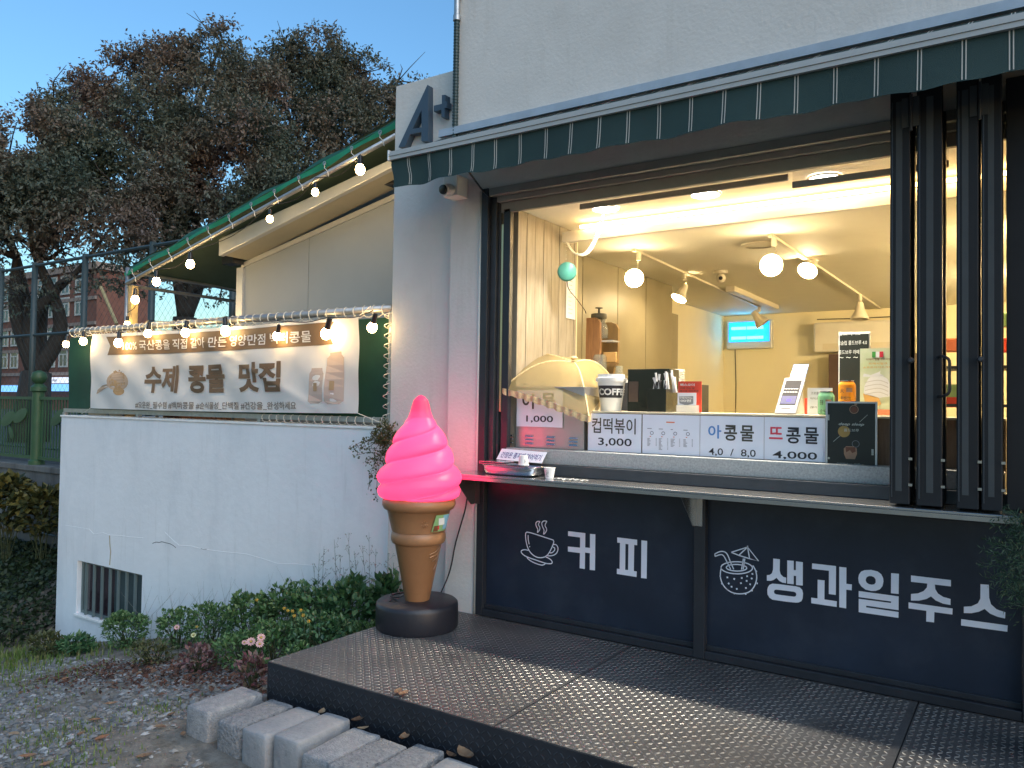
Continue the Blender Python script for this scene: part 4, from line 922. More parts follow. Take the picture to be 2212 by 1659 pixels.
for i, (nl, fl) in enumerate(tops):
    a_ = on(2, zt_, *nl); f_ = on(2, zt_, *fl); x0 = (a_[0]+f_[0])/2-.004; yn = -1.83-(.05 if i > 3 else .02)*(i % 3)*.5; wdt = .170+rs.uniform(-.01, .008)
    dz = [0, -.008, .002, .012, -.006, .0, .004, -.003, .0][i]
    M = MB(); n = 8
    bm = bmesh.new(); bmesh.ops.create_cube(bm, size=1); bmesh.ops.scale(bm, vec=(wdt, .34, .20), verts=bm.verts)
    bmesh.ops.bevel(bm, geom=bm.edges[:], offset=.016, segments=2, affect='EDGES', profile=.5); bmesh.ops.subdivide_edges(bm, edges=bm.edges[:], cuts=2, use_grid_fill=True)
    for v in bm.verts:
        q = Vector(v.co)*14+Vector((i*7, 0, 0)); v.co += v.normal*(.003*noise.noise(q*.6)+.0035*noise.noise(q*2.1)) if v.normal.length else Vector((0, 0, 0))
        if v.co.y < -.12 and i in (2, 4, 1): v.co += Vector((0, .012*max(0, noise.noise(q*.8)), -.004))
    ry = rs.uniform(-.03, .03); rot = Matrix.Rotation(ry, 4, 'Z') @ Matrix.Rotation(rs.uniform(-.02, .02), 4, 'Y')
    me = bpy.data.meshes.new('paving_block'); bm.transform(rot); bm.to_mesh(me); bm.free(); me.materials.append((m_concrete, m_conc2, m_conc3)[(i*2+i//3) % 3])
    for p_ in me.polygons: p_.use_smooth = True
    o = bpy.data.objects.new('paving_block', me); COL.objects.link(o); o.location = (x0+wdt/2, yn+.17, zt_-.10+dz); tag(o, blabels[i], 'concrete block', 'row of concrete blocks along the platform')
    WLOC[o.name] = np.array(o.location)
# ---- fallen leaves
m_dead = mat('fallen_leaf', (.3, .17, .08), .7, attr=[(.08, .04, .02), (.16, .09, .05), (.28, .20, .12), (.22, .10, .05)])
lfs = [(1150/1.58, .9)]
spots = [(432, 1450, 0), (302, 1457, 0), (396, 1592, 0), (345, 1575, 0), (316, 1395, 0), (415, 1418, 0), (390, 1441, 0), (175, 1590, 0), (310, 1640, 0), (60, 1640, 0), (100, 1657, 0), (370, 1548, 0), (220, 1600, 0), (150, 1612, 0), (212, 1606, 0), (510, 1400, 0), (205, 1560, 0), (85, 1530, 0), (500, 1390, 0), (240, 1525, 0), (30, 1590, 0), (140, 1470, 0), (860, 1500, 1), (872, 1504, 1)]
def dead_leaf(x, y, z, s_, r_, lab=None, curl=.3, name='fallen_leaf'):
    M = MB(); a_ = r_.uniform(0, 6.28); ca, sa = math.cos(a_), math.sin(a_); n = 6; tone = r_.rand()
    rows_ = []
    for i in range(n+1):
        t = i/n; w_ = .24*math.sin(math.pi*t)**.7*s_; zz = s_*curl*(t-.5)**2
        for sgn in (-1, 0, 1):
            lx = (t-.5)*s_; ly = w_*sgn; rows_.append((x+lx*ca-ly*sa, y+lx*sa+ly*ca, z+.004+zz+(abs(sgn)*w_*.5)))
    fcs = []
    for i in range(n):
        for j in range(2): q = i*3+j; fcs.append((q, q+1, q+4, q+3))
    M.add(rows_, fcs); M.rnd = [min(1, max(0, tone+r_.uniform(-.1, .1))) for _ in fcs]
    return M.build(name, m_dead, smooth=True)
for i, (x, y, onp) in enumerate(spots):
    p = on(2, 0, x, y)
    for _ in range(4): p = on(2, gz(p[0], p[1]), x, y)
    if onp: p = on(2, ZP_, x, y)
    o = dead_leaf(p[0], p[1], p[2]+.006, rs.uniform(.045, .085), rs, curl=rs.uniform(.1, .6))
    own = {0: 'pointed orange leaf standing below the purple plants', 1: 'long pale leaf at the edge of the grass', 2: 'curled yellow leaf just left of the first concrete block', 3: 'pale leaf lying in the gravel left of the blocks', 8: 'leaf at the bottom edge left of the blocks', 9: 'leaf near the bottom left corner of the photo', 15: 'leaf on the red soil between the plants and the platform'}
    if i in own: tag(o, own[i], 'leaf', 'dry leaves on the gravel'); continue
    tag(o, 'dry brown leaf lying on the gravel' if not onp else 'dry curled leaf lying on the checker plate', 'leaf', 'dry leaves on the gravel' if not onp else 'dry leaves on the platform')
for x, y_, z_, sz, lb in ((.12, -1.478, .085, .07, 'curled brown leaf behind the second block'), (.36, -1.470, .10, .085, 'curled leaf standing behind the fourth block'), (.40, -1.475, .07, .06, 'small dark leaf beside the curled leaf behind the blocks'), (.66, -1.472, .09, .09, 'broken dry leaf against the platform behind the middle block'), (1.02, -1.48, .10, .13, 'largest orange brown leaf lying behind the last visible blocks'), (.94, -1.476, .08, .07, 'shrivelled leaf left of the largest leaf behind the blocks')):
    o = dead_leaf(x, y_, z_, sz, rs, curl=.8); tag(o, lb, 'leaf', 'leaves caught behind the blocks')
M = MB(); rl_s = np.random.RandomState(33)
for _ in range(2600):
    x = rl_s.uniform(-3.2, -.38); y = rl_s.normal(-1.0, .22)
    if y < -1.55 or y > -.3: continue
    d = rdir(rl_s); d[2] *= .35; l = rl_s.uniform(.015, .045); leafquad(M, (x, y, gz(x, y)+rl_s.uniform(.002, .02)), d, (rl_s.normal(0, .4), rl_s.normal(0, .4), 1), l, l*.3, rl_s.rand()*.75, .15)
o = M.build('leaf_litter', mat('leaf_litter_brown', (.1, .1, .1), .85, attr=[(.04, .018, .012), (.09, .035, .022), (.15, .075, .045), (.24, .16, .10)]), kind='stuff', loc=(0, 0, 0)); o['label'] = 'reddish brown leaf litter along the edge of the flower bed'
# ================================================================ ICE CREAM CONE SIGN
bc = on(2, ZP_, 900, 1378); vd = np.array([bc[0]-CAM[0], bc[1]-CAM[1], 0]); vd /= np.linalg.norm(vd); cc = bc+vd*.25
dep = float((cc-CAM) @ _F)
def zc_(y): # height at the cone axis for photo row
    q = CAM+(_F+_R*((903-1106)/FPX)-_U*(y-829.5)/FPX)*dep; return q[2]
def rw_(px): return px*.3472/FPX*dep
cone = thing('ice_cream_cone_sign', cc, 'glowing pink soft serve cone sign standing on the platform', 'sign')
def zz(y): return zc_(y*.3472+822.9)
zb_top = zz(735); ztip = zz(88)
m_pink = mat('glowing_pink_plastic', (.88, .115, .25), .35, var=0, sub=.5)
env = [(735, 215), (715, 243), (680, 258), (640, 266), (600, 262), (560, 248), (520, 228), (480, 210), (430, 196), (390, 184), (350, 160), (310, 135), (270, 108), (230, 78), (190, 64), (150, 55), (120, 45), (100, 28), (90, 12), (86, 1)]
def envr(y):
    for (y0, r0), (y1, r1) in zip(env, env[1:]):
        if y1 <= y <= y0: return r0+(r1-r0)*(y-y0)/(y1-y0)
    return env[-1][1]
ang0 = math.atan2(-vd[1], -vd[0])
def swirl(u, v):
    th = 2*math.pi*u; y = 735-(735-86)*v
    # phase: grooves rise to the right as seen by the camera
    rel = th-ang0                      # 0 = facing the camera, +90deg = camera right side
    ph = ((y+rel/(2*math.pi)*250)-457)/125
    f = ph-math.floor(ph); lobe = math.sin(math.pi*f)**.45
    fade = min(1, max(0, (y-215)/80))*min(1, max(0, (760-y)/60)); r = envr(y)*(1-.19*(1-lobe)*fade+.02*fade)
    hh = zz(y); lean = 0.018*(y-735)
    side = np.array([-vd[1], vd[0], 0]); 
    return cc[0]+rw_(r)*math.cos(th), cc[1]+rw_(r)*math.sin(th), hh
MB().grid(swirl, 96, 120).build('pink_swirl', m_pink, cone, smooth=True, merge=True)
for hz_, en_ in ((700, 2.9), (560, 2.0), (350, .9)):
    pl_ = bpy.data.lights.new('swirl_lamp', 'POINT'); pl_.energy = en_*LS; pl_.color = (1, .44, .62); pl_.shadow_soft_size = .05
    po_ = bpy.data.objects.new('swirl_lamp', pl_); COL.objects.link(po_); po_.parent = cone; po_.location = (0, 0, zz(hz_)-cc[2])
m_cone = grime(mat('brown_cone_plastic', (.30, .14, .062), .40, var=.10, vs=5, bump=.2, bs=20, col2=(.35, .175, .08)), 6, (.16, .09, .05), .45, lo=.52, hi=.8)
def prof(lst): return [(rw_(r), zz(y)-cc[2]) for y, r in lst]
body = [(1392, 66), (1385, 70), (1012, 146), (1008, 150), (1004, 160), (992, 168), (975, 171), (955, 170), (938, 164), (932, 160), (930, 166), (802, 197), (798, 205), (790, 218), (770, 228), (750, 228), (732, 222), (724, 214), (722, 190)]
cb = MB().lathe(prof(body), cc, 64).build('cone_body', m_cone, cone, auto=50)
# wafer wrinkles and embossed flakes
camdir = -vd; sdir_ = np.array([-vd[1], vd[0], 0])*-1
def on_cone(xz, y, off=.002):
    """point on the cone front; xz = offset in cone-zoom pixels from the axis (382)"""
    r = None
    for (y0, r0), (y1, r1) in zip(body, body[1:]):
        if y1 <= y <= y0: r = r0+(r1-r0)*(y-y0)/(y1-y0+1e-9)
    s_ = max(-.98, min(.98, xz/r)); a_ = math.asin(s_); R0 = rw_(r)+off; rt = np.array([_R[0], _R[1], 0]); rt /= np.linalg.norm(rt)
    return cc+camdir*R0*math.cos(a_)+rt*R0*math.sin(a_)+[0, 0, zz(y)-cc[2]]
M = MB()
for cx_, cy_ in ((280, 872), (420, 872)):
    for k in range(4):
        a_ = math.pi*k/4; M.tube([on_cone(cx_-385-22*math.cos(a_), cy_-24*math.sin(a_), .001), on_cone(cx_-385, cy_, .001), on_cone(cx_-385+22*math.cos(a_), cy_+24*math.sin(a_), .001)], .0024, 5)
for pts in ([(455, 1060), (490, 1048), (515, 1025)], [(455, 1080), (495, 1068), (512, 1050)], [(470, 1105), (500, 1090), (508, 1070)], [(260, 1060), (270, 1100), (285, 1130)], [(480, 1160), (495, 1130), (500, 1110)], [(278, 1150), (300, 1120), (310, 1060)]):
    M.tube([on_cone(x-385, y, .0005) for x, y in pts], .0028, 5)
M.build('embossed_relief', m_cone, cb)
m_lab_g = mat('label_green_print', (.25, .42, .18), .4); m_lab_b = mat('label_blue_print', (.22, .45, .60), .4); m_lab_w = mat('label_white_print', (.75, .75, .72), .4); m_lab_r = mat('red_print', (.60, .03, .05), .5); m_lab_br = mat('label_brown_print', (.18, .07, .03), .4)
def conepatch(x0, y0, x1, y1, m, off, x0b=None): 
    x0b = x0 if x0b is None else x0b
    return MB().grid(lambda u, v: on_cone((x0b+(x0-x0b)*v)-385+((x1-(x1-0)*0)-(x0b+(x0-x0b)*v))*u-0, y1+(y0-y1)*v, off), 10, 4).build('label_print', m, cb, smooth=True)
conepatch(490, 815, 566, 918, m_lab_g, .0015, 462); conepatch(535, 818, 572, 908, m_lab_b, .0022, 530)
conepatch(505, 835, 540, 878, m_lab_w, .003); conepatch(478, 880, 500, 915, m_lab_br, .003, 470); conepatch(500, 880, 508, 905, m_lab_r, .003); conepatch(514, 880, 522, 900, m_lab_g, .0032)
# base drum
r0 = rw_(255); zt2 = zz(1392)-cc[2]
zt2 = .165
MB().lathe([(r0*.97, 0), (r0, .012), (r0, zt2-.03), (r0*.985, zt2-.01), (r0*.94, zt2), (r0*.3, zt2+.003), (.001, zt2+.003)], cc, 56).build('base_drum', mat('black_base_plastic', (.016, .016, .022), .42, var=.15, bump=.2, bs=60), cone, auto=50)
cx_ = cc+camdir*.05-np.array([_R[0], _R[1], 0])*.15; MB().lathe([(.028, zt2+.002), (.028, zt2+.006), (.020, zt2+.006), (.020, zt2+.001)], cx_, 18).build('filler_cap', m_gloss, cone)
lft = np.array([_R[0], _R[1], 0])
cabp = [cc-lft*.06+[0, 0, zt2+.05]-camdir*.0, cc-lft*.12+camdir*.02+[0, 0, zt2+.02], cc-lft*.17-camdir*.05+[0, 0, zt2+.01], cc-lft*.10-camdir*.12+[0, 0, zt2+.012], cc+lft*.04-camdir*.17+[0, 0, zt2+.01]]
MB().tube(smoothpts(cabp, 5), .005, 6).build('cable_loop', m_gloss, cone)
o = MB().tube(smoothpts([P(-.01, 1010, 1065), P(-.02, 1005, 1100), P(-.015, 985, 1170), P(-.02, 975, 1220), P(-.02, 966, 1250), P(-.06, 948, 1290)], 5), .005, 6).build('power_cable', m_gloss); tag(o, 'thin black cable hanging down the wall behind the cone sign', 'cable')
# lamp inside glow on the wall comes from the swirl itself
# ================================================================ PLANTS
m_lf1 = mat('mint_green_leaf', (.1, .1, .1), .5, attr=[(.03, .075, .025), (.06, .14, .04), (.10, .20, .06), (.20, .28, .11)], sub=.2)
m_lf2 = mat('broad_green_leaf', (.1, .1, .1), .45, attr=[(.025, .07, .03), (.045, .12, .045), (.075, .17, .06), (.15, .23, .10)], sub=.15)
m_lf3 = mat('purple_coleus_leaf', (.1, .1, .1), .5, attr=[(.08, .025, .035), (.14, .06, .06), (.24, .13, .12), (.09, .08, .04)], sub=.2)
m_lf4 = mat('olive_leaf', (.1, .1, .1), .5, attr=[(.04, .055, .018), (.08, .09, .03), (.16, .15, .06)], sub=.2)
def leafy(name, px, py_top, Y, w_, h_, n, m, label, cat, seed, ll, group='flower bed plants along the white wall', aspect=.6):
    c = P(Y, px, py_top); g = gz(c[0], Y); top = c[2]
    return bush(name, (c[0], Y, g+(top-g)*.5), (w_, w_*.7, max(.08, (top-g)*.5)), n, m, label, cat, ll, seed, group, 16, .9, (c[0], Y, g-.02), aspect, .10)
plants = [
 ('mint_plant', 272, 1325, -.25, .24, 1200, m_lf1, 'rounded mint like bush in front of the barred window', (.022, .045), .6),
 ('mint_plant', 385, 1318, -.22, .22, 900, m_lf1, 'green bush right of the barred window bush with pale flowers', (.022, .045), .6),
 ('mint_plant', 455, 1305, -.22, .22, 1000, m_lf1, 'upright leafy bush in the middle of the flower bed', (.022, .045), .6),
 ('mint_plant', 540, 1285, -.28, .26, 1300, m_lf1, 'bright green mint like bush left of the tall leafy clump', (.025, .05), .6),
 ('mint_plant', 610, 1268, -.25, .28, 1500, m_lf1, 'tallest mint like clump in the flower bed', (.028, .055), .6),
 ('broadleaf_plant', 690, 1262, -.28, .28, 1200, m_lf2, 'dark green bush with broad leaves behind the yellow blooms', (.035, .065), .6),
 ('broadleaf_plant', 760, 1258, -.25, .24, 900, m_lf2, 'broad leaved plant at the left of the cone sign drum', (.04, .08), .6),
 ('broadleaf_plant', 835, 1245, -.10, .14, 320, m_lf2, 'glossy broad leaved plant growing against the cone sign', (.05, .09), .6),
 ('low_shrub', 600, 1345, -.75, .26, 1100, m_lf1, 'low green bush beside the corner of the platform', (.02, .042), .6),
 ('low_shrub', 700, 1330, -.62, .28, 1300, m_lf2, 'low leafy bush touching the left edge of the platform', (.022, .045), .6),
 ('low_shrub', 520, 1372, -.85, .22, 800, m_lf1, 'small green bush behind the pink daisies', (.02, .042), .6),
 ('low_shrub', 645, 1392, -1.1, .12, 320, m_lf1, 'small tuft of leaves at the near platform corner', (.02, .04), .6),
 ('low_shrub', 785, 1345, -.45, .14, 420, m_lf1, 'tuft of light green leaves beside the base drum', (.02, .04), .6),
 ('purple_plant', 430, 1398, -1.0, .15, 230, m_lf3, 'purple leaved plant left of the pink daisies', (.03, .055), .55),
 ('purple_plant', 545, 1418, -1.28, .11, 170, m_lf3, 'purple red leaved plant just below the pink daisies', (.03, .055), .55),
 ('weed_plant', 100, 1372, -.55, .20, 380, m_lf4, 'olive green weeds at the foot of the white wall corner', (.04, .08), .4),
 ('weed_plant', 165, 1378, -.45, .18, 300, m_lf2, 'low leafy weeds below the barred window', (.04, .08), .45),
 ('low_shrub', 330, 1385, -.75, .20, 500, m_lf4, 'brownish low plant between the window bush and the gravel', (.02, .04), .6),
]
for i, (nm, px_, pt, Y, w_, n, m_, lb, ll, asp) in enumerate(plants):
    leafy(nm, px_, pt, Y, w_, 0, n, m_, lb, 'plant', 50+i, ll, aspect=asp)
# daisies
m_pet = mat('pale_pink_petal', (.62, .38, .36), .6, var=.05); m_petw = mat('pale_yellow_petal', (.55, .55, .30), .6); m_eye = mat('yellow_flower_centre', (.55, .38, .06), .7); m_yel = mat('orange_yellow_petal', (.60, .36, .04), .6)
def flower(px_, py_, Y, r, m_, label, grp, n=12):
    c = P(Y, px_, py_); t = thing('daisy', (c[0], Y, gz(c[0], Y)), label, 'flower', grp); nrm = (CAM-c); nrm /= np.linalg.norm(nrm); nrm = nrm*.8+[0, 0, .5]; nrm /= np.linalg.norm(nrm)
    a_ = np.cross(nrm, [0, 0, 1]); a_ /= np.linalg.norm(a_); b_ = np.cross(nrm, a_); M = MB()
    for k in range(n):
        an_ = 2*math.pi*k/n; d = a_*math.cos(an_)+b_*math.sin(an_); s_ = np.cross(nrm, d); leaf = [c+d*r*.2, c+d*r*.65+s_*r*.2+nrm*r*.12, c+d*r+nrm*r*.02, c+d*r*.65-s_*r*.2+nrm*r*.12]; M.add(leaf, [(0, 1, 2, 3)])
    M.build('petals', m_, t); MB().sphere(c+nrm*.002, r*.26, 8, 5, (1, 1, .7)).build('centre', m_eye, t, smooth=True)
    MB().tube([(c[0], Y+.02, gz(c[0], Y)), c-nrm*.004+[0, .01, -.05], c-nrm*.002], .0022, 4).build('stem', m_stem, t)
for q in ((542, 1386, -1.20, .030, 'pale pink daisy, left of the cluster of three'), (564, 1377, -1.20, .027, 'pale pink daisy at the top right of the cluster'), (561, 1391, -1.22, .026, 'pale pink daisy at the bottom right of the cluster'), (528, 1388, -1.18, .018, 'half hidden pink daisy left of the cluster'), (382, 1355, -.62, .024, 'lone pale pink daisy in the left bush')):
    flower(q[0], q[1], q[2], q[3], m_pet, q[4], 'pale daisies in the flower bed')
flower(418, 1372, -.7, .022, m_petw, 'lone pale yellow bloom below the middle bushes', 'pale daisies in the flower bed')
for i, (x, y, Y) in enumerate([(555, 1296, -.60), (614, 1314, -.72), (622, 1319, -.72), (632, 1320, -.75), (636, 1330, -.80), (655, 1329, -.80), (650, 1318, -.72), (425, 1354, -.6), (667, 1342, -.9)]):
    flower(x, y, Y, .013, m_yel, 'tiny yellow orange bloom scattered in the green bushes', 'tiny yellow blooms in the flower bed', 6)
# tall dry weeds with seed heads
t = thing('seeding_weed', (P(-.05, 740, 1260)[0], -.05, gz(-1.2, -.05)), 'tall thin dry weeds with tiny seed heads against the white wall', 'weed')
m_seed = mat('dry_seed_head', (.17, .17, .14), .8); M = MB(); M2 = MB(); rs = np.random.RandomState(9)
for px_, top in ((690, 1195), (700, 1180), (722, 1165), (735, 1200), (752, 1150), (765, 1190), (782, 1178), (797, 1150), (812, 1185), (838, 1195), (850, 1215), (678, 1225), (742, 1225)):
    tp = P(-.02, px_, top); bt_ = P(-.05, px_+rs.uniform(-6, 22), 1290); bt_[2] = gz(bt_[0], -.05); pts = smoothpts([bt_, lerp(bt_, tp, .5)+[rs.uniform(-.03, .03), 0, 0], tp], 4); M.tube(pts, np.linspace(.0022, .001, len(pts)), 4)
    for k in range(13):
        u = .45+.55*k/13; p0 = np.array(pts[min(len(pts)-1, int(u*(len(pts)-1)))]); d = rdir(rs)*[1, .5, .4]+[0, 0, .8]; d /= np.linalg.norm(d); e = p0+d*rs.uniform(.03, .08); M.tube([p0, e], .0008, 3)
        for _ in range(3): M2.sphere(e+rs.normal(0, .006, 3), .0032, 5, 3)
M.build('stems', m_stem, t); M2.build('seed_heads', m_seed, t, kind='stuff')
rs = np.random.RandomState(19); M = MB()
for _ in range(60): 
    x = rs.uniform(-3.8, -1.0); p0 = np.array([x, -.12, gz(x, -.1)]); M.tube([p0, p0+[rs.normal(0, .06), .05, .25], p0+[rs.normal(0, .16), .08, rs.uniform(.38, .55)]], [.002, .0015, .0006], 3)
o = M.build('thin_grass_stalks', m_seed, kind='stuff', loc=(-2, -.1, -.4)); o['label'] = 'sparse thin grass stalks in front of the white wall'
# climbing shrub at the wall junction
c = P(.0, 832, 975); t, tips = bush('climbing_shrub', (c[0], -.02, c[2]), (.14, .09, .20), 900, m_lf4, 'wiry climbing shrub hanging between the white wall and the letter wall behind the cone', 'shrub', (.015, .034), 77, None, 26, .2, (-.90, .02, c[2]+.05), .55)
M = MB(); L_ = MB(); rs = np.random.RandomState(8)
for px_, py_ in ((757, 968), (768, 985), (790, 1000), (775, 970), (795, 1058), (812, 1075), (808, 1035), (835, 905), (850, 915), (820, 912), (762, 972)):
    e = P(-.02, px_, py_); s0 = np.array([c[0]+rs.uniform(-.05, .05), 0, c[2]+rs.uniform(-.1, .1)]); pts = smoothpts([s0, (s0+e)/2+[0, -.02, .03], e], 5); M.tube(pts, .0016, 4)
    for p_ in pts:
        for _ in range(4): leafquad(L_, np.array(p_)+rs.normal(0, .012, 3), rdir(rs), rdir(rs)+[0, -1, .6], rs.uniform(.014, .03), .007, rs.rand(), .1)
M.build('tendril', m_stem, t); L_.build('tendril_leaves', m_lf4, t)
# fern like plant in a pot at the right edge
cx_ = on(1, -.42, 2262, 1330)[0]; pot = thing('potted_fern', (cx_+.10, -.42, ZP_), 'feathery dark green potted plant at the right edge', 'plant')
ppx = cx_+.10
m_fern = mat('feathery_fern_leaf', (.1, .1, .1), .6, attr=[(.012, .04, .022), (.022, .06, .03), (.04, .085, .045)], sub=.2)
MB().lathe([(.09, 0), (.12, .22), (.135, .25), (.135, .29), (.115, .29), (.11, .25)], (ppx, -.42, ZP_), 28).build('pot', mat('grey_plastic_pot', (.05, .055, .06), .6), pot, auto=40)
M = MB(); W = MB(); rs = np.random.RandomState(17); top = P(-.42, 2212, 1085)[2]; bot = P(-.42, 2200, 1330)[2]; cz = (top+bot)/2
W.tube([(ppx, -.42, ZP_+.22), (ppx, -.42, cz)], .012, 6)
for _ in range(620):
    d = rdir(rs); q = np.array([ppx, -.42, cz])+d*np.array([.26, .24, (top-bot)/2*1.02])*(rs.uniform(.3, 1))**.5; tw = d+rdir(rs)*.5; tw /= np.linalg.norm(tw); s_ = rs.rand()
    for k in range(14):
        p0 = q+tw*.11*k/14; dd = rdir(rs)+tw*.7; leafquad(M, p0, dd, rdir(rs), rs.uniform(.02, .038), .0022, min(1, s_+rs.uniform(-.1, .2)))
M.build('foliage', m_fern, pot, kind='stuff'); W.build('stem', m_bark, pot)
# ================================================================ ROOM INSIDE
m_ceil = mat('warm_white_ceiling', (.74, .71, .60), .7, var=.02)
m_wallin = mat('cream_inner_wall', (.84, .77, .54), .75, var=.03, vs=1.2)
m_cab = mat('beige_cabinet_panel', (.27, .24, .165), .45, var=.04)
m_plank = mat('pale_wood_plank', (.23, .20, .15), .6, vs=5, stretch=(6, 6, .8), col2=(.36, .32, .25), bump=.2, bs=40)
ZC = 2.97
rm = thing('shop_interior', (1.8, 3.5, .25), 'bright cream room seen through the serving window', 'room')
MB().box((-.9, .301, ZC+.001), (4.3, 7.2, ZC+.1)).build('ceiling', m_ceil, rm); MB().box((.197, .10, ZC+.001), (3.3, .3, ZC+.1)).build('ceiling', m_ceil, rm)
MB().box((-.9, 6.87, .2), (4.3, 7.1, ZC)).build('back_wall', m_wallin, rm)
MB().box((4.1, .3, .2), (4.3, 6.87, ZC)).build('side_wall', m_wallin, rm)
MB().box((-.9, 3.975, .2), (-.62, 6.87, ZC)).build('side_wall', m_wallin, rm)
MB().box((-.265, .3, .2), (4.1, 6.87, .25)).build('room_floor', m_deck, rm)
MB().box((-.55, 3.80, .2), (-.175, 3.972, ZC-.3)).build('column', m_cab, rm)
# planks
y = .145; k = 0
while y < .96:
    y2 = min(.97, y+.112); MB().box((.12, y, 1.2), (.195+.0015*(k % 2), y2-.004, ZC)).build('plank', m_plank, rm, bevel=.002); y = y2; k += 1
MB().box((-.16, .972, 1.0), (.19, .99, ZC)).build('wall_return', m_wallin, rm)
# cabinet doors
ys_ = [.995, 1.75, 2.45, 3.1, 3.80]
for a_, b_ in zip(ys_, ys_[1:]): MB().box((-.22, a_, 1.0), (-.172, b_-.010, ZC-.003)).build('cabinet_panel', m_cab, rm, bevel=.002)
MB().box((-.54, .995, .3), (-.225, 3.80, ZC)).build('cabinet_carcass', m_cab, rm)
# counter
m_ctop = mat('counter_top', (.55, .48, .33), .4); m_ply = mat('dark_plywood', (.16, .10, .06), .6, stretch=(12, 12, 1), col2=(.24, .16, .10))
ct = thing('inner_counter', (1.8, .4, .25), 'wood fronted inner counter carrying cups and machines', 'counter')
ZK = 1.617
MB().box((.60, .165, .25), (2.99, .62, ZK-.012)).build('counter_front', m_ply, ct); MB().box((.58, .12, ZK-.012), (2.99, .64, ZK)).build('counter_top', m_ctop, ct, bevel=.002)
# price papers
def paper(x0, x1, label, y=.115, zt=None, zb=None, m=m_paper, name='price_sign'):
    a_ = P(y, x0, 900)[0]; b_ = P(y, x1, 900)[0]; zt = ZK-.016 if zt is None else zt; zb = 1.368 if zb is None else zb
    o = MB().box((a_, y-.002, zb), (b_, y, zt)).build(name, m); tag(o, label, 'sign', 'papers along the counter front' if name == 'price_sign' else None); return o
def pt(s, px0, py0, px1, py1, o, m=m_ink, bold=.01, Y=.1118, sp=1, sh=0): 
    bl_, br_, tl_ = P(Y, px0, py1[0]), P(Y, px1, py1[1]), P(Y, px0, py0); put_text(s, bl_, br_-bl_, tl_-bl_, m, o, bold, sp, shear=sh)
def K(x, y, z=(.248, 1481.2, 685.8)): return (x*z[0]+z[1], y*z[0]+z[2])
m_blue = mat('blue_print', (.10, .25, .55), .5); m_grey = mat('grey_print', (.22, .23, .26), .5); m_redp = mat('red_letter_print', (.65, .05, .08), .5); m_olive = mat('olive_black_print', (.06, .055, .04), .5); m_oranp = mat('orange_print', (.75, .22, .10), .5)
def txt(s, x0, y0, x1, y1, o, Y=.1118, m=m_ink, bold=.01, z=(.248, 1481.2, 685.8), sp=1, sh=0, fnn=None):
    """text in a rectangle: left edge x0, right edge x1, top y0, bottom y1 measured at its left end (zoom px)"""
    a_ = P(Y, *K(x0, y0, z)); b_ = P(Y, *K(x0, y1, z)); c_ = P(Y, *K(x1, y1, z))
    return put_text(s, (a_[0], Y, b_[2]), (c_[0]-a_[0], 0, 0), (0, 0, a_[2]-b_[2]), m, o, bold, sp, shear=sh, fn=fnn)
Z2 = (.248, 987.5, 713.2)
o1 = paper(1271, 1386, 'price paper for cup rice cakes, leftmost on the stone sill')
txt('컵떡볶이', 1175, 762, 1555, 895, o1, z=Z2, m=m_olive, bold=.011); txt('3,000', 1228, 935, 1520, 1010, o1, z=Z2, bold=.012)
o2 = paper(1388.5, 1512, 'faint printed drink menu with four small drawings between the price papers')
Z6 = (.129, 1371.5, 877.7)
for px_, w_ in ((208, 72), (400, 68), (600, 35), (812, 70)):
    M = MB(); q = P(.1118, px_*.129+1371.5, 355*.129+877.7+px_*.006); s_ = P(.1118, (px_+w_)*.129+1371.5, 355*.129+877.7)[0]-q[0]; M.box((q[0], .1115, q[2]-.004), (q[0]+s_, .1128, q[2])).build('print_line', m_grey, o2)
    c_ = P(.1118, (px_+75)*.129+1371.5, (440+px_*.03)*.129+877.7); M = MB(); stroke(M, [c_+np.array([.010*math.cos(t_), 0, .009*math.sin(t_)]) for t_ in np.linspace(0, 6.28, 13)], .004); M.build('drink_drawing', m_grey, o2)
    M = MB(); q2 = P(.1118, (px_+40)*.129+1371.5, (495+px_*.03)*.129+877.7); M.box((q2[0], .1115, q2[2]-.003), (q2[0]+.008, .1128, q2[2]+.002)).build('print_line', m_oranp, o2)
    M = MB()
    for k in range(7 if px_ != 400 else 10):
        q3 = P(.1118, px_*.129+1371.5, (530+k*20+px_*.03)*.129+877.7); M.box((q3[0], .1115, q3[2]-.0018), (q3[0]+random.uniform(.012, .026), .1128, q3[2]+.0012))
        q4 = P(.1118, (px_+140)*.129+1371.5, (530+k*20+px_*.03)*.129+877.7); M.box((q4[0], .1115, q4[2]-.0016), (q4[0]+.006, .1128, q4[2]+.001))
    M.build('menu_text_lines', m_grey, o2)
q = P(.1118, 525*.129+1371.5, 265*.129+877.7); M = MB(); M.box((q[0], .1115, q[2]-.004), (q[0]+.052, .1128, q[2]+.003)).build('print_line', m_oranp, o2)
o3 = paper(1513, 1650.5, 'price paper with one blue syllable and two prices')
txt('아', 196, 935, 310, 1052, o3, m=m_blue, bold=.02); txt('콩', 335, 935, 447, 1072, o3, m=m_olive, bold=.02); txt('물', 476, 938, 594, 1078, o3, m=m_olive, bold=.02)
txt('4,0  /  8,0', 200, 1135, 610, 1205, o3, bold=.006)
o4 = paper(1651.5, 1783, 'price paper with one red syllable beside the black poster')
txt('뜨', 727, 952, 845, 1058, o4, m=m_redp, bold=.02); txt('콩', 876, 955, 1000, 1096, o4, bold=.02); txt('물', 1032, 955, 1158, 1100, o4, bold=.02)
txt('4,000', 758, 1160, 1145, 1232, o4, bold=.012)
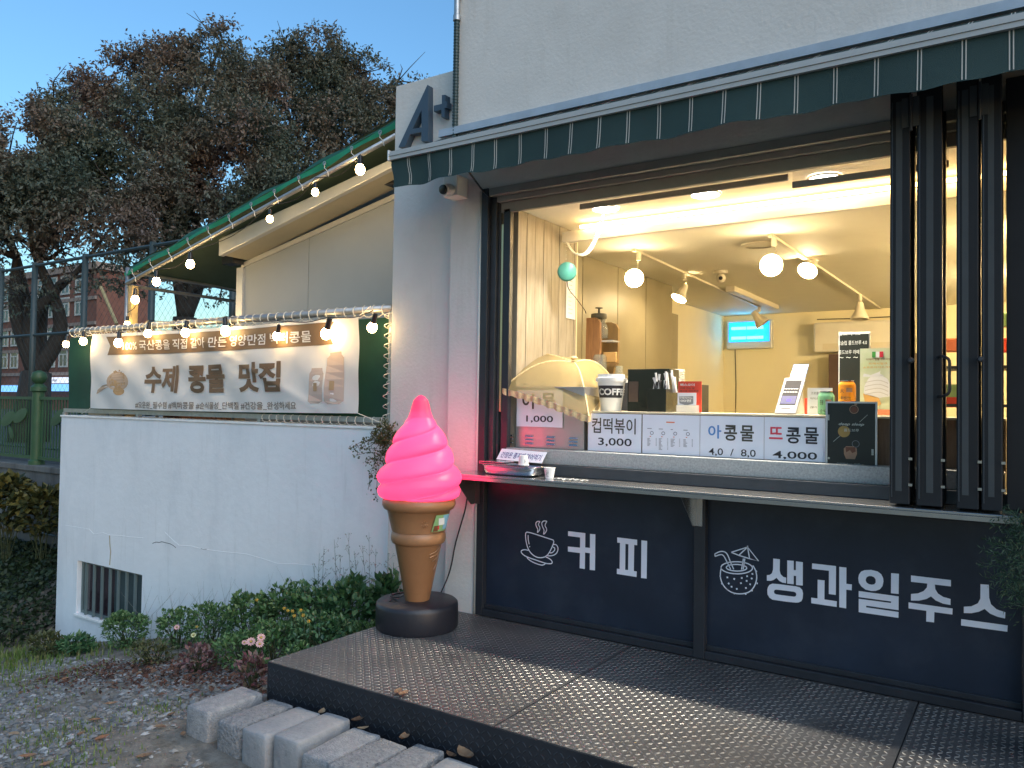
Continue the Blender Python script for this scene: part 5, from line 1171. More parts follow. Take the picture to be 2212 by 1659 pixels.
# black poster
pb_ = thing('framed_poster', (P(.09, 1840, 900)[0], .09, 1.36), 'black cold brew poster in a silver frame at the right end', 'poster')
a_, b_ = P(.09, 1784, 867), P(.09, 1895, 1000); zt_ = a_[2]; 
fx0, fx1, fz0 = a_[0], b_[0], 1.367
M = MB(); M.box((fx0, .085, fz0), (fx0+.009, .10, zt_)); M.box((fx1-.009, .085, fz0), (fx1, .10, zt_)); M.box((fx0+.009, .085, zt_-.009), (fx1-.009, .10, zt_)); M.build('frame', m_trim, pb_)
m_poster = mat('black_poster_print', (.018, .022, .020), .35, var=.2, vs=4)
MB().box((fx0+.009, .092, fz0), (fx1-.009, .10, zt_-.009)).build('print', m_poster, pb_)
YP = .0905
Z7 = (.1654, 1645.8, 740.6)  # zoom 3000,1350
m_pcream = mat('cream_print', (.45, .47, .42), .5); m_pgold = mat('gold_print', (.34, .22, .06), .5); m_ptan = mat('tan_print', (.34, .20, .12), .5); m_pbr = mat('coffee_brown_print', (.16, .06, .03), .5)
txt('deep sleep', 1002, 1040, 1335, 1085, pb_, Y=YP-.002, m=m_pcream, bold=.02, z=Z7, sh=.3)
txt('콜드브루', 1070, 1120, 1268, 1158, pb_, Y=YP-.002, m=m_pcream, bold=.01, z=Z7)
txt('오리지널6.0  라떼6.0', 975, 1562, 1330, 1600, pb_, Y=YP-.001, m=m_pcream, bold=.01, z=Z7)
def disc(cx, cy, r, m, par, Y, z=Z7, name='print_disc', ring=None):
    c_ = P(Y, *K(cx, cy, z)); R0 = P(Y, *K(cx+r, cy, z))[0]-c_[0]; M = MB()
    if ring: stroke(M, [c_+np.array([R0*math.cos(t_), 0, R0*math.sin(t_)]) for t_ in np.linspace(0, 6.29, 25)], ring)
    else: M.add([c_+np.array([R0*math.cos(t_), 0, R0*math.sin(t_)]) for t_ in np.linspace(0, 2*math.pi, 25)[:-1]], [tuple(range(24))])
    return M.build(name, m, par)
disc(1072, 1158, 80, m_pgold, pb_, YP); disc(1203, 870, 55, m_ptan, pb_, YP, ring=.004); disc(1203, 872, 42, m_pbr, pb_, YP); disc(1225, 1320, 46, m_grey, pb_, YP, ring=.002); disc(872, 1505, 16, m_pcream, pb_, YP)
decal([[(1070, 1380), (1100, 1350), (1200, 1352), (1238, 1380), (1242, 1450), (1215, 1520), (1100, 1515), (1072, 1450)]], YP, m_ptan, pb_, *Z7, name='glass_print'); decal([[(1090, 1360), (1220, 1362), (1225, 1420), (1180, 1440), (1150, 1400), (1100, 1430)]], YP-.001, m_pbr, pb_, *Z7, name='glass_print')
decal([[(1205, 775), (1250, 775), (1240, 815), (1210, 820)]], YP, m_ptan, pb_, *Z7, name='portafilter_print')
M = MB()
for p_, q_ in (((1275, 1035), (1380, 940)), ((932, 1290), (1020, 1215))): stroke(M, [P(YP, *K(*p_, Z7)), P(YP, *K(*q_, Z7))], .002)
for yy in (950, 972, 998): c_ = P(YP, *K(868, yy, Z7)); M.box((c_[0]-.005, YP-.0005, c_[2]-.005), (c_[0]+.005, YP+.001, c_[2]+.005))
for yy in (1402, 1428, 1455): c_ = P(YP, *K(1445, yy, Z7)); M.box((c_[0]-.005, YP-.0005, c_[2]-.005), (c_[0]+.005, YP+.001, c_[2]+.005))
M.build('print_marks', m_pcream, pb_)
# ---- fish cake warmer box
ow = thing('warmer_box', (.4, .35, 1.36), 'stainless steel warmer box with louvres at the left of the window', 'food warmer')
wx0_, wx1_ = .205, P(.13, 1262, 900)[0]; wz0_, wz1_ = 1.366, P(.13, 1200, 837)[2]
m_steel2 = mat('brushed_box_steel', (.48, .46, .44), .35, metal=.6, var=.06, vs=5)
MB().box((wx0_, .13, wz0_), (wx1_, .5, wz1_)).build('box_body', m_steel2, ow, bevel=.004); MB().box((wx0_-.0, .122, wz1_-.006), (wx1_+.004, .51, wz1_+.004)).build('top_rim', m_steel2, ow)
for cx_ in (452, 628, 815, 1013):
    for cy_ in (913, 943, 975):
        q = P(.125, *K(cx_, cy_+(cx_-452)*.045, Z2)); MB().obox((q[0]-.031, .1295, q[2]-.006), (.062, 0, 0), (0, -.012, -.002), (0, .004, .011)).build('louvre', m_steel, ow, bevel=.002)
ao, bo = P(.12, 1117, 843), P(.12, 1215, 924); op = MB().box((ao[0], .119, bo[2]), (bo[0], .121, ao[2])).build('price_sign', m_paper); tag(op, 'price paper for fish cake stuck on the warmer box', 'sign')
txt('어', 568, 545, 668, 685, op, Y=.1175, m=m_olive, bold=.02, z=Z2); txt('묵', 735, 548, 855, 680, op, Y=.1175, m=m_olive, bold=.02, z=Z2); txt('1,000', 602, 742, 835, 805, op, Y=.1175, z=Z2, bold=.012)
# lace food cover
m_net_y = mat('cream_net', (.50, .40, .19), .7, var=.05, alpha=.34, sub=.3); m_lace = mat('cream_lace', (.62, .48, .26), .8, var=.25, vs=40, bump=1, bs=120)
fc = thing('food_cover', (.5, .4, 1.6), 'cream lace umbrella food cover draped over the warmer box', 'food cover')
apx = P(.42, 1240, 783); 
cs = [P(.05, 1092, 838)+[-.02, 0, .0], P(.05, 1272, 900), P(.75, 1330, 828), P(.75, 1090, 790)]
def cov(u, v, k):
    a_, b_ = cs[k], cs[(k+1) % 4]; e = a_*(1-u)+b_*u; p = e*(1-v)+apx*v; bul = math.sin(math.pi*min(1, v*1.0))*.10
    sag = .09*math.sin(math.pi*u)*(1-v)**2
    return p+[0, 0, bul*.75+sag*.15]
for k in range(4):
    MB().grid(lambda u, v: cov(u, v, k), 14, 10).build('net_panel', m_net_y, fc, smooth=True)
    MB().tube([cov(0, v, k) for v in np.linspace(0, 1, 9)], .006, 6).build('rib', m_lace, fc)
M = MB()
for k in range(4):
    M.grid(lambda u, v: cov(u, 0, k)+np.array([0, -.006-.006*math.sin(u*70), -.035*v-.010*v*abs(math.sin(u*26))]), 70, 2)
M.build('lace_hem', m_lace, fc); MB().sphere(apx+[0, 0, .03], .022, 10, 6, (1.3, 1, .6)).build('top_knot', m_lace, fc, smooth=True)
# ---- items on the shelf
tr = thing('steel_tray', (.2, -.13, 1.205), 'stainless steel tray of soy sauce with two thin lids', 'tray')
ta, tb = P(-.22, 1036, 1020), P(-.22, 1150, 1030); tx0, tx1 = ta[0], tb[0]
def trayfn(u, v):
    # v 0 bottom centre .. 1 rim
    th = 2*math.pi*u; c_, s_ = math.cos(th), math.sin(th); n_ = 5.; rr = (abs(c_)**n_+abs(s_)**n_)**(-1/n_); hx, hy = (tx1-tx0)/2, .085
    pr_ = [(0, .004), (.86, .004), (.93, .012), (.97, .03), (.985, .058), (1.03, .06), (1.03, .056), (.975, .054)]
    f = v*(len(pr_)-1); i = min(int(f), len(pr_)-2); r_ = pr_[i][0]+(pr_[i+1][0]-pr_[i][0])*(f-i); h = pr_[i][1]+(pr_[i+1][1]-pr_[i][1])*(f-i)
    return ((tx0+tx1)/2+hx*rr*c_*r_, -.13+hy*rr*s_*r_, 1.205+h)
MB().grid(trayfn, 48, 14).build('tray_body', m_steel, tr, smooth=True, merge=True)
for k, dz in enumerate((.066, .078)): MB().box((tx0-.02, -.20, 1.205+dz), (tx0+.19-.02*k, -.07, 1.209+dz)).build('lid', m_steel, tr, bevel=.001)
MB().tube([(tx0+.1, -.1, 1.275), (tx0+.3, -.12, 1.262)], .004, 6).build('spoon_handle', m_steel, tr)
m_cup = mat('white_paper_cup', (.72, .73, .72), .6, var=.03)
def cup(loc, label, up=True, h=.066):
    t = thing('paper_cup', loc, label, 'cup', 'small paper cups on the shelf'); p = [(.024, .003), (.0242, 0), (.034, h-.003), (.0365, h-.003), (.0365, h), (.034, h), (.0325, h-.004), (.023, .005)]
    if not up: p = [(r, h-z) for r, z in p][::-1]
    MB().lathe(p, loc, 24).build('cup_body', m_cup, t, auto=40); return t
cpos = P(-.17, 1187, 1029); ctt = cup((cpos[0], -.17, 1.205), 'small paper cup with handwriting standing right of the steel tray')
def cyl_text(s, c, r0, r1, h0, h1, a0, a1, m, par, bold=.01, h=.066):
    """text wrapped on a cone surface; angles measured from the camera-facing direction"""
    base_a = math.atan2(CAM[1]-c[1], CAM[0]-c[0])
    def f(q):
        a_ = base_a+(a0+(a1-a0)*q[0]); zz_ = h0+(h1-h0)*q[1]; r_ = r0+(r1-r0)*(zz_/h)+.0008
        return np.array([c[0]+r_*math.cos(a_), c[1]+r_*math.sin(a_), c[2]+zz_])
    return put_text(s, (0, 0, 0), (1, 0, 0), (0, 1, 0), m, par, bold, fn=f)
cyl_text('유산', (cpos[0], -.17, 1.205), .0242, .034, .012, .052, -.85, -.2, m_ink, ctt)
c3 = P(-.14, 1131, 985); ct3 = cup((c3[0], -.14, 1.273), 'upturned small paper cup standing in the steel tray', up=False, h=.06)
cyl_text('E', (c3[0], -.14, 1.273), .034, .024, .012, .035, .2, .6, m_grey, ct3, h=.06)
# sauce sign
sg = thing('sauce_sign', (.3, .0, 1.27), 'white card about soy sauce leaning on the stone sill behind the tray', 'sign')
sA, sB = P(-.03, 1072, 992), P(-.03, 1170, 1001); sT = P(.02, 1084, 969); sT2 = P(.02, 1180, 973)
Ov, Uv, Vv = sA, sB-sA, sT-sA; Uv[1] = 0
MB().obox(Ov, Uv, Vv, (0, .004, 0)).build('card', m_paper, sg)
put_text('간장은 종지에 덜어먹기', Ov+Uv*.06+Vv*.2+[0, -.002, 0], Uv*.88, Vv*.55, mat('indigo_marker', (.05, .05, .22), .6), sg, .012)
# plastic wrap
t = thing('plastic_wrapper', (P(-.2, 1230, 1030)[0], -.2, 1.205), 'crumpled clear plastic wrapper lying on the shelf', 'litter'); rs = np.random.RandomState(2)
wa, wb = P(-.2, 1196, 1029)[0], P(-.2, 1265, 1034)[0]
MB().grid(lambda u, v: (wa+(wb-wa)*u, -.21+.05*v+.01*math.sin(u*15), 1.206+.006*abs(noise.noise(Vector((u*9, v*5, 1))))+.006*abs(math.sin(u*17+v*3))), 24, 5).build('wrapper', mat('clear_plastic_film', (.7, .72, .72), .15, var=0, alpha=.45), t)
# ---- things on the counter
def onK(x, Y): return P(Y, x, 893)[0]
# big coffee cup
Yc = .30; gx = (onK(1288, Yc)+onK(1352, Yc))/2; gh = P(Yc, 1320, 809)[2]-ZK; dp_ = float((np.array([gx, Yc, 1.7])-CAM) @ _F); q_ = lambda px: px/FPX*dp_/2
bc_ = thing('display_cup', (gx, Yc, ZK), 'oversized white display cup with lid and black coffee band', 'cup')
MB().lathe([(q_(43), 0), (q_(44), .004), (q_(60), gh*.80), (q_(56), gh*.80)], (gx, Yc, ZK), 40).build('cup_body', m_cup, bc_, auto=40)
MB().lathe([(q_(66), gh*.80), (q_(67), gh*.90), (q_(62), gh*.905), (q_(59), gh*.91), (q_(58), gh), (q_(50), gh), (q_(48), gh*.96), (.001, gh*.96)], (gx, Yc, ZK), 40).build('lid', m_cup, bc_, auto=40)
def cupr(h): return q_(44)+(q_(60)-q_(44))*(h/(gh*.8))
ba = math.atan2(CAM[1]-Yc, CAM[0]-gx)
MB().grid(lambda u, v: (gx+(cupr(gh*(.36+.33*v))+.001)*math.cos(ba-1.25+2.3*u), Yc+(cupr(gh*(.36+.33*v))+.001)*math.sin(ba-1.25+2.3*u), ZK+gh*(.36+.33*v)), 30, 3).build('cup_band', m_ink, bc_, smooth=True)
put_text('COFFEE', (0, 0, 0), (1, 0, 0), (0, 1, 0), m_cup, bc_, .035, fn=lambda q: np.array([gx+(cupr(gh*(.43+.18*q[1]))+.0025)*math.cos(ba-1.1+2.6*q[0]), Yc+(cupr(gh*(.43+.18*q[1]))+.0025)*math.sin(ba-1.1+2.6*q[0]), ZK+gh*(.43+.18*q[1])]))
# black organiser
Yo = .28; bo_ = thing('cup_organiser', (onK(1420, Yo), Yo, ZK), 'black acrylic organiser holding straws behind the menu paper', 'box')
m_acr = mat('black_acrylic', (.014, .018, .016), .18, var=.1)
hA = P(Yo, 1400, 797)[2]; xo0, xo1, xo2, xo3 = onK(1355, Yo), onK(1455, Yo), onK(1413, Yo), onK(1460, Yo)
xo1 = xo1-.03
MB().box((xo0, Yo, ZK), (xo1, Yo+.16, hA)).build('tall_box', m_acr, bo_, bevel=.002)
MB().box((xo0+.01, Yo-.004, ZK+.06), (xo0+.075, Yo-.0005, P(Yo, 1370, 824)[2])).build('napkin_pocket', mat('brown_pocket', (.10, .065, .045), .4), bo_)
MB().box((xo2, Yo-.11, ZK), (xo3-.02, Yo-.005, P(Yo-.1, 1430, 840)[2])).build('straw_box', m_acr, bo_, bevel=.002)
rs = np.random.RandomState(6); m_strawb = mat('black_straw', (.012, .012, .012), .35); m_straww = mat('white_wrapped_straw', (.72, .72, .72), .5, alpha=.9)
zs = P(Yo-.1, 1430, 840)[2]
for k in range(9):
    x = rs.uniform(xo2+.01, xo3-.05); y = Yo-.06+rs.uniform(-.03, .03); MB().tube([(x, y, zs-.05), (x+rs.uniform(-.02, .03), y, zs+rs.uniform(.02, .055))], .003, 6).build('straw', m_strawb, bo_)
for k in range(16):
    x = rs.uniform(xo2+.0, xo3+.02); y = Yo-.02+rs.uniform(-.03, .06); MB().tube([(x, y, zs-.02), (x+rs.uniform(-.04, .02), y, zs+rs.uniform(.05, .12))], .0065, 6).build('wrapped_straw', m_straww, bo_)
# clear lids stack
Yl = .52; lx, rl_ = (onK(1441, Yl)+onK(1478, Yl))/2, (onK(1478, Yl)-onK(1441, Yl))/2; zl1 = P(Yl, 1460, 800)[2]
ls = thing('lid_stack', (lx, Yl, ZK), 'stack of clear plastic cup lids behind the straws', 'lids'); m_clear = mat('clear_plastic', (.75, .75, .72), .2, var=0, alpha=.55)
z = ZK
while z < zl1: MB().lathe([(rl_*.86, 0), (rl_, .004), (rl_, .007), (rl_*.9, .009)], (lx, Yl, z), 20).build('lid', m_clear, ls); z += .011
# red card and flyer
Yr = .24; rc = thing('flyer_stand', (onK(1490, Yr), Yr, ZK), 'clear flyer stand with a red card and white flyers', 'stand')
m_redc = mat('coral_red_card', (.72, .07, .035), .5, var=.03); Z8 = (.1554, 1217.9, 647.4)
a_, b_ = P(Yr, 1465, 824), P(Yr, 1515, 893); MB().box((a_[0], Yr, ZK), (b_[0], Yr+.004, a_[2])).build('red_card', m_redc, rc)
txt('패스오더', 1615, 1165, 1818, 1200, rc, Y=Yr-.001, m=m_cup, bold=.03, z=Z8); txt('카페 가는 길', 1615, 1218, 1815, 1243, rc, Y=Yr-.001, m=m_pbr, bold=.02, z=Z8); txt('앱으로 미리주문', 1615, 1256, 1875, 1283, rc, Y=Yr-.001, m=m_pbr, bold=.02, z=Z8)
a_, b_ = P(Yr-.02, *K(1582, 1293, Z8)), P(Yr-.02, *K(1838, 1560, Z8)); MB().box((a_[0], Yr-.02, ZK+.005), (b_[0], Yr-.017, a_[2])).build('flyer', m_paper, rc)
decal([[(1598, 1345), (1800, 1340), (1800, 1445), (1700, 1470), (1608, 1440)]], Yr-.021, m_grey, rc, *Z8, name='flyer_print')
txt('아메리카노', 1595, 1350, 1790, 1378, rc, Y=Yr-.0225, m=m_cup, bold=.02, z=Z8); txt('100원', 1595, 1384, 1768, 1422, rc, Y=Yr-.0225, m=m_cup, bold=.03, z=Z8)
decal([[(1592, 1497), (1620, 1497), (1620, 1545), (1592, 1545)]], Yr-.021, m_oranp, rc, *Z8, name='flyer_print'); decal([[(1715, 1475), (1790, 1475), (1780, 1550), (1725, 1550)]], Yr-.021, m_pbr, rc, *Z8, name='flyer_print')
MB().box((a_[0]-.003, Yr-.03, ZK), (b_[0]+.02, Yr-.027, ZK+.045)).build('clear_lip', m_clear, rc)
# payment terminal
Yt = .22; pt_ = thing('payment_terminal', (onK(1720, Yt), Yt, ZK), 'white slanted payment terminal with a blue card behind it', 'payment terminal')
A0 = P(Yt, *K(158, 960, Z7)); A0[2] = ZK+.006; B0 = P(Yt, *K(440, 968, Z7)); Bx = B0[0]-A0[0]; T0 = P(Yt+.17, *K(355, 452, Z7)); T0[0] = A0[0]+(T0[0]-A0[0])*.35
Vt = T0-A0; Ut = np.array([Bx, 0, 0]); Nt = np.cross(Ut, Vt); Nt /= np.linalg.norm(Nt)
MB().obox(A0, Ut, Vt, -Nt*.02).build('screen_case', mat('terminal_case', (.30, .30, .31), .45, var=.02), pt_, bevel=.006, seg=3)
MB().obox(A0+Ut*.13+Vt*.23+Nt*.0006, Ut*.74, Vt*.68, Nt*.0008).build('screen', mat('terminal_screen', (.045, .043, .045), .7, spec=.2), pt_)
MB().obox(A0+Ut*.16+Vt*.25+Nt*.0016, Ut*.68, Vt*.22, Nt*.0006).build('screen_panel', mat('lilac_screen', (.10, .10, .20), .6, spec=.2), pt_)
MB().obox(A0+Ut*.42+Vt*.32+Nt*.0024, Ut*.2, Vt*.06, Nt*.0004).build('screen_icon', mat('violet_icon', (.10, .08, .5), .2, emit=.1, ecol=(.3, .2, 1)), pt_)
MB().obox(A0+Ut*.27+Vt*.12+Nt*.0006, Ut*.42, Vt*.012, Nt*.001).build('card_slot', m_ink, pt_)
M = MB()
for k in range(9):
    for j in (0, 1): M.obox(A0+Ut*(.16+k*.075)+Vt*(.57+.09*j)+Nt*.0016, Ut*.045, Vt*.02, Nt*.0004)
M.build('screen_text', m_cup, pt_)
M = MB(); b0 = A0-Nt*.02; M.add([b0+Ut*.15, b0+Ut*.95, b0+Ut*.95+[0, .22, 0], b0+Ut*.15+[0, .22, 0], b0+Ut*.15+Vt*.72, b0+Ut*.95+Vt*.72], [(3, 2, 1, 0), (0, 1, 5, 4), (1, 2, 5), (0, 4, 3), (2, 3, 4, 5)]); M.build('stand', m_ivory, pt_)
Cq = A0+Vt*1.0-Nt*.012+Ut*.22; V2 = Vt*.42
MB().obox(Cq, Ut*.72, V2, -Nt*.002).build('blue_card', mat('blue_card_print', (.08, .18, .50), .4), pt_); MB().obox(Cq+Ut*.0+Nt*.001, Ut*.2, V2*.55, Nt*.0005).build('card_corner', m_cup, pt_); MB().obox(Cq+Ut*.24+V2*.06+Nt*.001, Ut*.36, V2*.62, Nt*.0006).build('white_square', m_cup, pt_)
# handwriting card, cans
Yh = .42; a_, b_ = P(Yh, 1744, 838), P(Yh, 1798, 893); hc = MB().box((a_[0], Yh, ZK+.001), (b_[0], Yh+.003, a_[2])).build('handwritten_card', m_paper); tag(hc, 'white card with handwriting right of the payment terminal', 'sign')
Z7b = Z7; txt('크로플', 640, 640, 742, 675, hc, Y=Yh-.001, z=Z7, bold=.0); txt('아이스', 630, 712, 740, 742, hc, Y=Yh-.001, z=Z7, bold=.0); txt('(딸기 /', 630, 828, 742, 858, hc, Y=Yh-.001, z=Z7)
o = MB().box((P(.46, 1738, 870)[0], .46, ZK), (P(.46, 1748, 870)[0], .50, P(.46, 1740, 860)[2])).build('red_packet', m_redc); tag(o, 'small red packet between the terminal and the handwritten card', 'packet')
def can(px0, px1, ptop, pbot, Y, m, label, s1, s2):
    x0, x1 = P(Y, px0, 870)[0], P(Y, px1, 870)[0]; r_ = (x1-x0)/2*.86; zt = P(Y, px0, ptop)[2]; zb_ = max(ZK, P(Y, px0, pbot)[2]) if pbot else ZK; c_ = ((x0+x1)/2, Y, zb_); h = zt-zb_
    t = thing('drink_can', c_, label, 'can', 'clear cans of soy milk on the counter')
    MB().lathe([(r_*.8, 0), (r_, h*.06), (r_, h*.75), (r_*.96, h*.82), (r_*.72, h*.95)], c_, 28).build('can_body', m, t, auto=40)
    MB().lathe([(r_*.72, h*.95), (r_*.78, h*.96), (r_*.78, h), (r_*.7, h), (r_*.68, h*.975), (.001, h*.975)], c_, 28).build('can_lid', m_steel, t, auto=40)
    cyl_text(s1, c_, r_, r_, h*.42, h*.62, -.85, -.35, m_olive, t, h=h); cyl_text(s2, c_, r_, r_, h*.1, h*.25, -.8, .4, m_olive, t, h=h)
    M = MB(); bA = math.atan2(CAM[1]-c_[1], CAM[0]-c_[0]); M.grid(lambda u, v: (c_[0]+(r_+.001)*math.cos(bA-.1+.7*u), c_[1]+(r_+.001)*math.sin(bA-.1+.7*u), c_[2]+h*(.45+.2*v)), 6, 1); M.build('label_print', m_ptan, t)
can(1764, 1806, 845, 900, .32, mat('green_can', (.22, .48, .28), .2, var=.03, sub=.3), 'pale green clear can behind the black poster', '콩물', '순식물')
can(1808, 1852, 822, 868, .34, mat('orange_can', (.80, .36, .03), .2, var=.03, sub=.3), 'orange filled clear can in front of the chalkboard', '大', '콩연만!!')
o = MB().box((P(.34, 1806, 870)[0], .28, ZK), (P(.34, 1856, 870)[0], .40, P(.34, 1806, 868)[2]-.001)).build('riser_box', m_cup); tag(o, 'white box hidden under the orange can', 'box')
# chalkboard
Yk = .62; ck = thing('chalkboard', (P(Yk, 1845, 870)[0], Yk, ZK), 'tall black menu board with white handwritten Korean prices', 'chalkboard')
ca, cb_ = P(Yk, 1811, 716), P(Yk, 1880, 716); zt_ = (P(Yk, 1811, 729)[2]+P(Yk, 1880, 706)[2])/2-.0
MB().box((ca[0], Yk, ZK-.3), (cb_[0], Yk+.02, zt_)).build('board_rim', m_trim, ck, bevel=.006); MB().box((ca[0]+.008, Yk-.003, ZK-.29), (cb_[0]-.008, Yk-.0005, zt_-.012)).build('board', mat('chalkboard_black', (.022, .026, .022), .8, var=.1, spec=.2), ck)
Z9 = (.248, 1481.2, 685.8); m_chalk = mat('chalk_marker', (.7, .72, .68), .7)
txt('밀크티 4.5', 1330, 122, 1522, 160, ck, Y=Yk-.004, m=m_chalk, z=Z9, bold=0); txt('딥슬립 콜드브루 4.0', 1325, 205, 1578, 242, ck, Y=Yk-.004, m=m_chalk, z=Z9, bold=0); txt('콜드브루 라떼 5.0', 1332, 285, 1562, 322, ck, Y=Yk-.004, m=m_chalk, z=Z9, bold=0); txt('~ ~ ~', 1335, 345, 1500, 355, ck, Y=Yk-.004, m=m_chalk, z=Z9, bold=0)
# ice cream poster
Yq = .50; ip = thing('ice_cream_poster', (P(Yq, 1890, 870)[0], Yq, ZK), 'pale green soft ice cream poster with red white green flag', 'poster')
ia, ib = P(Yq, 1858, 752), P(Yq, 1935, 752); zt_ = P(Yq, 1865, 753)[2]
MB().box((ia[0], Yq, ZK), (ib[0], Yq+.004, zt_)).build('print', mat('pale_green_print', (.50, .58, .30), .4, vs=5, var=.02, col2=(.66, .68, .55)), ip)
def ZR(x0, y0, x1, y1, m, off=.001): 
    a_, b_ = P(Yq, *K(x0, y0, Z7)), P(Yq, *K(x1, y1, Z7)); return MB().box((a_[0], Yq-off-.0006, b_[2]), (b_[0], Yq-off, a_[2])).build('print_block', m, ip)
ZR(1440, 116, 1487, 190, mat('flag_green', (.06, .30, .05), .5)); ZR(1488, 116, 1535, 190, m_cup); ZR(1536, 114, 1586, 188, m_lab_r)
txt('이태리 전통 프리미엄', 1362, 203, 1680, 232, ip, Y=Yq-.002, m=m_lab_br, z=Z7, bold=.01); m_oc = mat('ochre_print', (.62, .36, .10), .5)
txt('프레시밀크', 1392, 258, 1640, 285, ip, Y=Yq-.002, m=m_oc, z=Z7, bold=.02); txt('소프트아이스크림', 1318, 308, 1700, 335, ip, Y=Yq-.002, m=m_oc, z=Z7, bold=.02)
for L_, m_ in (([(1340, 560), (1390, 470), (1440, 430), (1500, 440), (1560, 420), (1640, 470), (1680, 560), (1680, 700), (1520, 720), (1330, 670)], m_cup), ([(1320, 660), (1525, 715), (1560, 800), (1420, 880), (1350, 800)], m_oc), ([(1320, 440), (1330, 400), (1420, 420), (1530, 380), (1550, 360), (1540, 400), (1600, 430), (1400, 445)], m_cup)):
    decal([L_], Yq-.003, m_, ip, *Z7, name='ice_cream_print')
M = MB()
for k in range(4): stroke(M, smoothpts([P(Yq-.0045, *K(x, y+k*52, Z7)) for x, y in ((1345, 520), (1430, 500), (1540, 490), (1650, 530))], 3), .004)
M.build('swirl_lines', mat('pale_grey_print', (.50, .49, .45), .5), ip)
ZR(1505, 870, 1680, 945, m_oranp)
# coffee grinder stand at the back left
Yg = 1.12; gs = thing('wooden_grinder_stand', (P(Yg, 1300, 800)[0], Yg, 1.5), 'orange brown wooden stand with a glass coffee brewer', 'stand')
def Q(Y, x, y, z=(.1554, 1217.9, 647.4)): return P(Y, x*z[0]+z[1], y*z[0]+z[2])
def slab(lp, Y, th, m, name, par, z=(.1554, 1217.9, 647.4)):
    vs, fs = curve_mesh(px_loops([lp], Y, *z), th/2); return MB().add([(v[0], Y+th/2-v[2], v[1]) for v in vs], fs).build(name, m, par)
slab([(315, 255), (430, 248), (470, 265), (500, 320), (498, 830), (455, 870), (435, 935), (300, 890)], Yg, .03, m_wood, 'side_board', gs)
slab([(500, 330), (560, 318), (660, 313), (720, 335), (757, 400), (748, 880), (700, 930), (680, 1035), (500, 1030)], Yg+.16, .03, mat('yellow_brown_oak', (.30, .19, .08), .5, var=.15, stretch=(6, 6, 1)), 'back_board', gs)  # back board in a yellower wood than the side board
a_, b_ = Q(Yg+.03, 500, 545), Q(Yg+.03, 680, 580); MB().box((a_[0], Yg+.03, b_[2]), (b_[0], Yg+.15, b_[2]+.012)).build('glass_shelf', m_clear, gs)
a_, b_ = Q(Yg, 512, 725), Q(Yg, 692, 865); MB().box((a_[0], Yg+.04, b_[2]), (b_[0], Yg+.07, a_[2])).build('name_plate', mat('light_wood_plate', (.50, .29, .10), .5), gs, bevel=.006)
gcx = Q(Yg+.08, 545, 400); gr_ = (Q(Yg+.08, 610, 400)-gcx)[0]
m_glassb = mat('brewer_glass', (.35, .36, .30), .05, var=0, alpha=.45, spec=.8); zq = lambda y: Q(Yg+.08, 545, y)[2]-gcx[2]
MB().lathe([(gr_*.95, zq(540)), (gr_, zq(470)), (gr_, zq(420)), (gr_*.8, zq(360)), (gr_*.4, zq(310)), (gr_*.55, zq(265))], gcx, 24).build('glass_bulb', m_glassb, gs, smooth=True)
gl = Q(Yg+.08, 490, 235); MB().lathe([(gr_*1.5, -.015), (gr_*1.58, .0), (gr_*1.5, .02), (gr_*.3, .026), (.01, .03), (.006, .06), (.03, .065), (.03, .07), (.001, .075)], (gl[0], Yg+.08, gl[2]), 24).build('lid', m_olive, gs, auto=40)
gj = Q(Yg+.02, 500, 1000); MB().lathe([(.05, -.05), (.055, 0), (.055, .11), (.045, .13)], (gj[0], Yg+.02, gj[2]), 20).build('jar', m_glassb, gs, smooth=True)
o = MB().box((P(1.2, 1275, 900)[0], 1.0, .25), (P(1.2, 1480, 900)[0], 1.7, P(1.2, 1400, 828)[2])).build('back_counter', m_dark, bevel=.004); tag(o, 'dark back counter behind the coffee cup and organiser', 'counter')
for i, (x0, x1, y0, lb) in enumerate(((1330, 1345, 785, 'small glass jar beside the wooden stand'), (1348, 1362, 815, 'white container behind the oversized cup'))):
    q0, q1 = P(1.1, x0, 830), P(1.1, x1, 830); MB; o = MB().lathe([(abs(q1[0]-q0[0])/2, 0), (abs(q1[0]-q0[0])/2, P(1.1, x0, y0)[2]-q0[2])], ((q0[0]+q1[0])/2, 1.1, q0[2]-.02), 14).build('jar', m_glassb if i == 0 else m_cup); tag(o, lb, 'jar')
